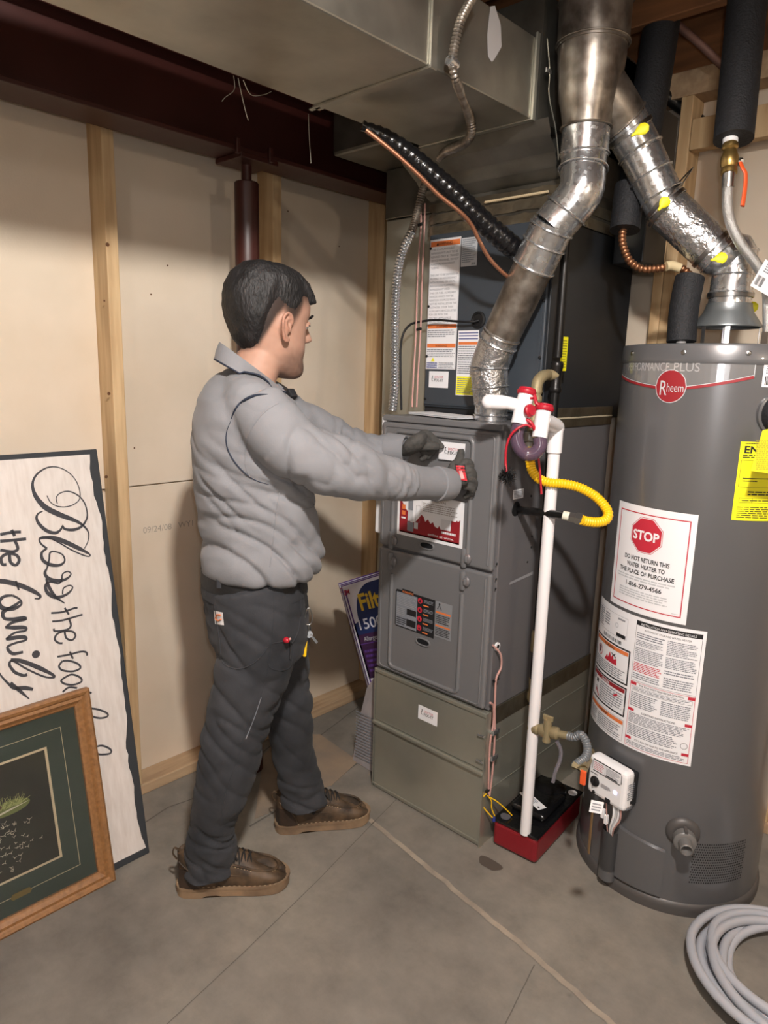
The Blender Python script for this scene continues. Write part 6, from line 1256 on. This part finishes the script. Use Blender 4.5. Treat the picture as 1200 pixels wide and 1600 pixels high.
# ---- boots
leather = mat('boot_leather', '30251b', .6, col2='594633', scale=24, bump=.35, bscale=90, contrast=(.38, .66)); dleather = mat('boot_dark_leather', '261c15', .55, col2='3a2b20', scale=18, bump=.3, bscale=90); sole_m = mat('boot_sole', '8c745a', .8, col2='6b5744', scale=12, bump=.3, bscale=70); stitch = mat('boot_stitch', 'b09a7c', .7); lace_m = mat('boot_lace', '1d1a18', .8)
def boot(heel, toe, lab):
    heel = Vector(heel); toe = Vector(toe); fx_ = (toe-heel).normalized(); fx_.z = 0; ly = Vector((-fx_.y, fx_.x, 0)); o0 = heel+ly*.048; L_ = (toe-heel).length
    mt2 = Matrix(((fx_.x, ly.x, 0, o0.x), (fx_.y, ly.y, 0, o0.y), (0, 0, 1, 0), (0, 0, 0, 1))); B = lambda x, y, z: mt2 @ Vector((x*L_/.30, y, z))
    def outl(g=0, n=40):    # footprint outline
        ctrl = [(-.002-g, 0), (.008-g*.7, .026+g*.7), (.04, .036+g), (.09, .036+g), (.14, .038+g), (.19, .047+g), (.235, .050+g), (.268+g*.6, .042+g*.8), (.289+g*.8, .028+g*.6), (.300+g, .006), (.299+g, -.014), (.287+g*.8, -.034-g*.6), (.262+g*.3, -.046-g), (.235, -.0485-g), (.20, -.047-g), (.15, -.040-g), (.09, -.037-g), (.04, -.036-g), (.008-g*.7, -.026-g*.7)]
        P_, _ = smooth_path([Vector((a, b, 0)) for a, b in ctrl], 1, 4, True); return [(p.x, p.y) for p in P_]
    root = MB()
    so = outl(.004); si = outl(0)
    def zs_(x): return 0 if x < .075 or x > .27 else (.006 if x < .12 else .002)
    sl_ = MB(); sl_.rings([[B(x, y, zs_(x)+(.008*sst(x, .26, .31))) for x, y in so], [B(x, y, .024+.006*sst(x, .22, .31)) for x, y in so]], sole_m)
    sl_.rings([[B(x*1.0, y, .0235+.006*sst(x, .22, .31)) for x, y in outl(.006)], [B(x, y, .030+.006*sst(x, .22, .31)) for x, y in outl(.006)]], sole_m)
    # heel notch is kept by the raised waist; upper as stacked outlines
    up_ = MB(); lev = []
    def top_h(x): # upper height along the foot
        pts = [(-.01, .125), (.05, .13), (.095, .128), (.12, .122), (.15, .112), (.19, .093), (.235, .073), (.265, .066), (.285, .057), (.30, .044)]
        for (a, va), (b, vb) in zip(pts, pts[1:]):
            if x <= b: return va+(vb-va)*(x-a)/(b-a)
        return .04
    for k_ in range(13):
        u_ = k_/12; row = []
        for x, y in si:
            sc_ = (1-.0*u_); xx = x; H = top_h(x); z = .030+(H-.030)*u_; bul = 1+.05*math.sin(u_*math.pi)
            yy = y*bul*(1-.34*u_**3.2) if x > .10 else y*bul*(1-.12*u_)
            if x > .10: yy = y*bul*(1-.55*u_**3.5)
            xx = x-(max(0, x-.2)*.26*u_**2.2)
            row.append(B(xx, yy, z+.0015*noise.noise(Vector((x*40, y*40, u_*6)))))
        lev.append(row)
    xs_ = lambda x, k_: x-max(0, x-.19)*k_; lev.append([B(xs_(x, .45), y*.3, top_h(x)+.006) if x > .1 else B(x, y*.7, top_h(x)-.001) for x, y in si]); cen = [B(xs_(x, .7), y*.04 if x > .1 else y*.5, top_h(x)+(.009 if x > .1 else -.006)) for x, y in si]
    lev.append(cen); up_.rings(lev, leather); u2 = up_.build('upper', None); u2.name = 'upper'
    root_ = empty('boot', tuple(B(.14, 0, 0)))
    kids = [u2, sl_.build('sole')]
    # moc toe ridge with stitches, heel counter, collar, laces
    k = MB(); moc = [(.150, -.036, .090), (.180, -.037, .080), (.215, -.036, .066), (.250, -.030, .060), (.272, -.010, .055), (.270, .014, .056), (.248, .030, .061), (.21, .038, .067), (.180, .037, .080), (.150, .034, .090)]
    k.tube([B(x, y, z+.004) for x, y, z in moc], .0034, leather, 8, sub=5); kids.append(k.build('toe_ridge'))
    k = MB(); P_, _ = smooth_path([Vector(B(x, y*1.09, z-.003)) for x, y, z in moc], 1, 8); 
    for i in range(2, len(P_)-2, 2): k.tube([P_[i].lerp(P_[i+1], -.1)+Vector((0, 0, .003)), P_[i].lerp(P_[i+1], .6)+Vector((0, 0, .003))], .0009, stitch, 5)
    P_, _ = resample([B(x, y, .033) for x, y in outl(.0025)], 1, .007)
    for i in range(0, len(P_)-1, 2): k.tube([P_[i], P_[i].lerp(P_[i+1], .8)], .0009, stitch, 5)
    g = k.build('stitching'); g['kind'] = 'stuff'; kids.append(g)
    k = MB(); k.rings([[B(x, y*1.03, z) for x, y, z in [(-.004, 0, z_), (.004, -.028, z_), (.03, -.0385, z_), (.062-(z_-.03)*.35, -.0400, z_), (.062-(z_-.03)*.35, -.030, z_), (.03, -.030, z_), (.03, .030, z_), (.062-(z_-.03)*.35, .030, z_), (.062-(z_-.03)*.35, .0400, z_), (.03, .0385, z_), (.004, .028, z_)]] for z_ in (.032, .055, .078, .088)], dleather); kids.append(k.build('heel_counter'))
    k = MB(); k.tube([B(x, y, z) for x, y, z in ((.060, -.0415, .034), (.054, -.0415, .06), (.036, -.041, .086), (.02, -.037, .10), (.005, -.028, .112))], .0024, leather, 8, sub=4); k.tube([B(x, y, z) for x, y, z in ((.05, -.0405, .072), (.09, -.041, .068), (.135, -.041, .066), (.17, -.0415, .062))], .0018, leather, 8, sub=4); kids.append(k.build('side_seam'))
    k = MB(); k.tube([B(-.004, 0, .10), B(-.014, 0, .118), B(-.010, 0, .135), B(.002, 0, .128)], .0045, leather, 8, sub=4, flat=.4); kids.append(k.build('pull_loop'))
    k = MB(); 
    for i in range(4):
        x = .138+i*.0165; z = .113-i*.0075
        k.tube([B(x-.002, -.030, z-.012), B(x+.004, -.012, z+.010), B(x+.010, .010, z+.006), B(x+.010, .028, z-.014)], .0026, lace_m, 7, sub=4); k.tube([B(x, .030, z-.012), B(x+.004, .012, z+.011), B(x+.010, -.010, z+.007), B(x+.012, -.030, z-.016)], .0026, lace_m, 7, sub=4)
    k.tube([B(.136, -.010, .122), B(.122, -.034, .112), B(.108, -.048, .092), B(.110, -.050, .070), B(.120, -.042, .090), B(.134, -.018, .118)], .0030, lace_m, 7, sub=5); k.tube([B(.134, .0, .122), B(.150, -.024, .122), B(.162, -.032, .105)], .0028, lace_m, 7, sub=4); kids.append(k.build('lace'))
    k = MB()
    for i in range(4): x = .138+i*.0165; z = .096-i*.0085; k.lathe(B(x+.002, -.0335-.001*i, z), mt2.to_3x3() @ Vector((0, -.9, .45)), [(0, .0035), (.0015, .0035), (.0018, .0018)], 'dbrass', 12)
    g = k.build('eyelet'); kids.append(g)
    adopt(root_, *kids); return root_
b1_ = boot((-1.537, .863, 0), (-1.351, 1.101, 0), ''); b2_ = boot((-1.555, 1.229, 0), (-1.395, 1.482, 0), '')
for b_ in (b1_, b2_): b_.parent = man
# ---- gloves
glove = mat('grey_knit_glove', '3a3937', .85, col2='4a4845', scale=40, bump=.7, bscale=330, bdist=.0015); coatg = mat('black_glove_coating', '1b1b1c', .6, bump=.4, bscale=120)
def hand(name, palm, fingers, par, extra=()):
    k = MB()
    for pts, rr in [palm]: k.tube(pts, rr, glove, 24, sub=5, flat=.62)
    for pts, rr in fingers: k.tube(pts, rr, glove, 14, sub=5)
    for c_, r_ in extra: k.ell(c_, r_, r_, r_, glove)
    return remesh(name, k, glove, par, .0028, 3, lambda c, n: .0009*noise.noise(c*120))
# right hand (near): back of the hand to the camera, thumb up on the card, fingers folded in towards the door
dW = dep(a0s[-1]); Dz = lambda x, y, yy: PY(x, y, yy)
W0_ = a0s[-1]
kn = [Dz(728, 722, 1.615), Dz(734, 735, 1.617), Dz(736, 748, 1.615), Dz(734, 761, 1.608)]
palm = ([W0_-(a0s[-1]-a0s[-2]).normalized()*.02, W0_.lerp(Dz(714, 748, 1.575), .35), Dz(712, 748, 1.575), Dz(722, 746, 1.597), Dz(728, 745, 1.606)], [.030, .033, .041, .040, .030])
fr = lambda b, m_, e: ([Dz(718, b[1], 1.595), kn[b[0]], m_, e], [.011, .0115, .0105, .0085])
fing = [([Dz(715, 735, 1.590), kn[0], Dz(736, 728, 1.634), Dz(727, 737, 1.637)], [.012, .0118, .0108, .009]),
        ([Dz(716, 742, 1.592), kn[1], Dz(740, 745, 1.636), Dz(731, 757, 1.637)], [.012, .012, .011, .009]),
        ([Dz(716, 752, 1.590), kn[2], Dz(741, 759, 1.633), Dz(732, 771, 1.635)], [.012, .0118, .011, .009]),
        ([Dz(712, 760, 1.583), kn[3], Dz(737, 770, 1.626), Dz(726, 777, 1.630)], [.011, .011, .010, .008]),
        ([Dz(706, 742, 1.570), Dz(709, 730, 1.590), Dz(717, 720, 1.612), Dz(720, 709, 1.628), Dz(720, 702, 1.632)], [.016, .0155, .0135, .0115, .0095])]
gr_ = hand('glove', palm, fing, man)
bpy.context.view_layer.update()
gpatch(gr_, [(710.5, 725), (727, 726), (731.5, 753.5), (715, 751)], 'ink', 'badge_edge', .0010); bg = gpatch(gr_, [(712, 727), (725.5, 728), (730, 751.5), (716.5, 749.5)], mat('badge_red', 'c5323c', .5), 'red_badge', .0016); gpatch(gr_, [(716, 731), (720.5, 731), (726, 748), (720, 748)], mat('badge_white', 'd8a6a6', .5), 'badge_print', .0021)
# left hand (far): pinches the card edge between thumb and forefinger, other fingers curled below
W1_ = a1s[-1]; axl = (a1s[-1]-a1s[-2]).normalized()
palm = ([W1_-axl*.02, W1_+axl*.012, Dz(648, 694, 1.555), Dz(658, 688, 1.578), Dz(664, 688, 1.588)], [.028, .031, .040, .036, .026])
fing = [([Dz(655, 684, 1.572), Dz(664, 677, 1.592), Dz(676, 685, 1.612), Dz(688, 697, 1.622), Dz(690, 701, 1.624)], [.013, .0125, .0115, .0105, .009]),
        ([Dz(648, 697, 1.555), Dz(660, 697, 1.575), Dz(676, 697, 1.598), Dz(686, 699, 1.612)], [.016, .015, .013, .0105]),
        ([Dz(655, 690, 1.578), Dz(668, 684, 1.603), Dz(679, 697, 1.624), Dz(674, 709, 1.624)], [.012, .0118, .0108, .009]),
        ([Dz(652, 694, 1.575), Dz(665, 693, 1.600), Dz(672, 706, 1.618), Dz(666, 716, 1.616)], [.012, .0115, .0105, .009]),
        ([Dz(648, 698, 1.568), Dz(659, 702, 1.592), Dz(664, 713, 1.606), Dz(657, 718, 1.602)], [.011, .011, .010, .0085])]
gl_ = hand('glove', palm, fing, man)
tag(man, 'man in grey long-sleeved work shirt and dark trousers pressing a sticker onto furnace', 'person')
# ---- held card, keys, pen
d = Decal(lambda u, v, h: Vector((u, 1.6345-h+(u+1.30)*.06, v))); mmc = None
cdm = MB().add([d.fn(-1.303, 1.196, 0), d.fn(-1.213, 1.196, 0), d.fn(-1.211, 1.249, 0), d.fn(-1.301, 1.249, 0)]+[d.fn(-1.303, 1.196, -.0006), d.fn(-1.213, 1.196, -.0006), d.fn(-1.211, 1.249, -.0006), d.fn(-1.301, 1.249, -.0006)], [(0, 1, 2, 3), (7, 6, 5, 4), (0, 4, 5, 1), (1, 5, 6, 2), (2, 6, 7, 3), (3, 7, 4, 0)], 'paper').build('card'); mini_logo(d, -1.258, 1.222, .058); c2 = d.build('printed_logo')
rt = empty('sticker_card', (-1.257, 1.636, 1.196)); adopt(rt, cdm, c2); tag(rt, 'white shop sticker held in gloved hands against the upper furnace door', 'sticker')
kr = empty('key_ring', tuple(Q(481, 952, -.10))); LK = -.10
k0 = MB(); k0.rings([[Q(x-w_, y, LK), Q(x+w_, y, LK), Q(x+w_, y, LK+.004), Q(x-w_, y, LK+.004)] for x, y, w_ in ((470, 886, 4), (472, 910, 5), (475, 930, 5), (480, 948, 2.5))], 'black', smooth=False); k0 = k0.build('strap')
k1 = MB().rings([[Q(x-w_, y, LK-.003), Q(x+w_, y, LK-.003), Q(x+w_, y, LK+.006), Q(x-w_, y, LK+.006)] for x, y, w_ in ((472, 912, 5.5), (474, 924, 6))], 'ink', smooth=False).build('buckle')
cb = [(482, 950), (478, 956), (476, 968), (477, 974), (481, 976), (486, 974), (488, 965), (486, 954)]; k2 = MB().tube([Q(x, y, LK) for x, y in cb], .0018, 'steel', 8, sub=5, closed=True).build('carabiner')
k3 = MB().tube([Q(482, 976, LK), Q(482, 985, LK)], .0025, 'steel', 8).build('swivel')
k4 = MB(); q = Q(483, 991, LK); dN = (ORG-q).normalized(); k4.lathe(q-dN*.001, dN, [(0, .010), (.002, .010)], 'grayflex', 8); k4.rings([[Q(484, 993, LK-.003), Q(486, 990, LK-.003), Q(486, 990, LK), Q(484, 993, LK)], [Q(494, 1006, LK-.003), Q(497, 1003, LK-.003), Q(497, 1003, LK), Q(494, 1006, LK)]], 'grayflex', smooth=False); k4 = k4.build('silver_key')
k5 = MB().rings([[Q(x-w_, y, LK+.004), Q(x+w_, y, LK+.004), Q(x+w_, y, LK+.007), Q(x-w_, y, LK+.007)] for x, y, w_ in ((478, 994, 3), (476.5, 1010, 3), (475.5, 1024, 3), (476, 1026, 1.5))], 'yellow', smooth=False).build('yellow_key'); adopt(kr, k0, k1, k2, k3, k4, k5)
tag(kr, 'bunch of keys on a carabiner and black strap hanging from the belt', 'keys')
ok, h_, n2_, _i = trs.ray_cast(ORG, ray(447, 1000).normalized()); pb_ = h_-ray(447, 1000)*.004
pk = MB().ell(pb_, .011, .008, .008, 'redcap'); pk.tube([pb_+_r*.006, pb_+_r*.012+_u*.004], .003, 'pink', 8); pk = pk.build('red_plug_tool'); tag(pk, 'small red tool end poking out of the thigh pocket', 'tool')
pn = MB(); P_ = snap(trs, [K(453, 1004, 1.6), K(454, 1018, 1.6), K(453, 1030, 1.6)], .004, 3); pn.tube(P_, .0022, 'ink', 8); pn = pn.build('pen'); tag(pn, 'black pen clipped to the edge of the small thigh pocket', 'pen')

small_joined = ('cap_screw', 'panel_screw', 'drywall_screw', 'eyelet', 'lace', 'valve_wires', 'side_opening', 'trim_strip', 'foil_tape')
for o in COL.objects:
    if o.name.split('.')[0] in small_joined: o['kind'] = 'stuff'
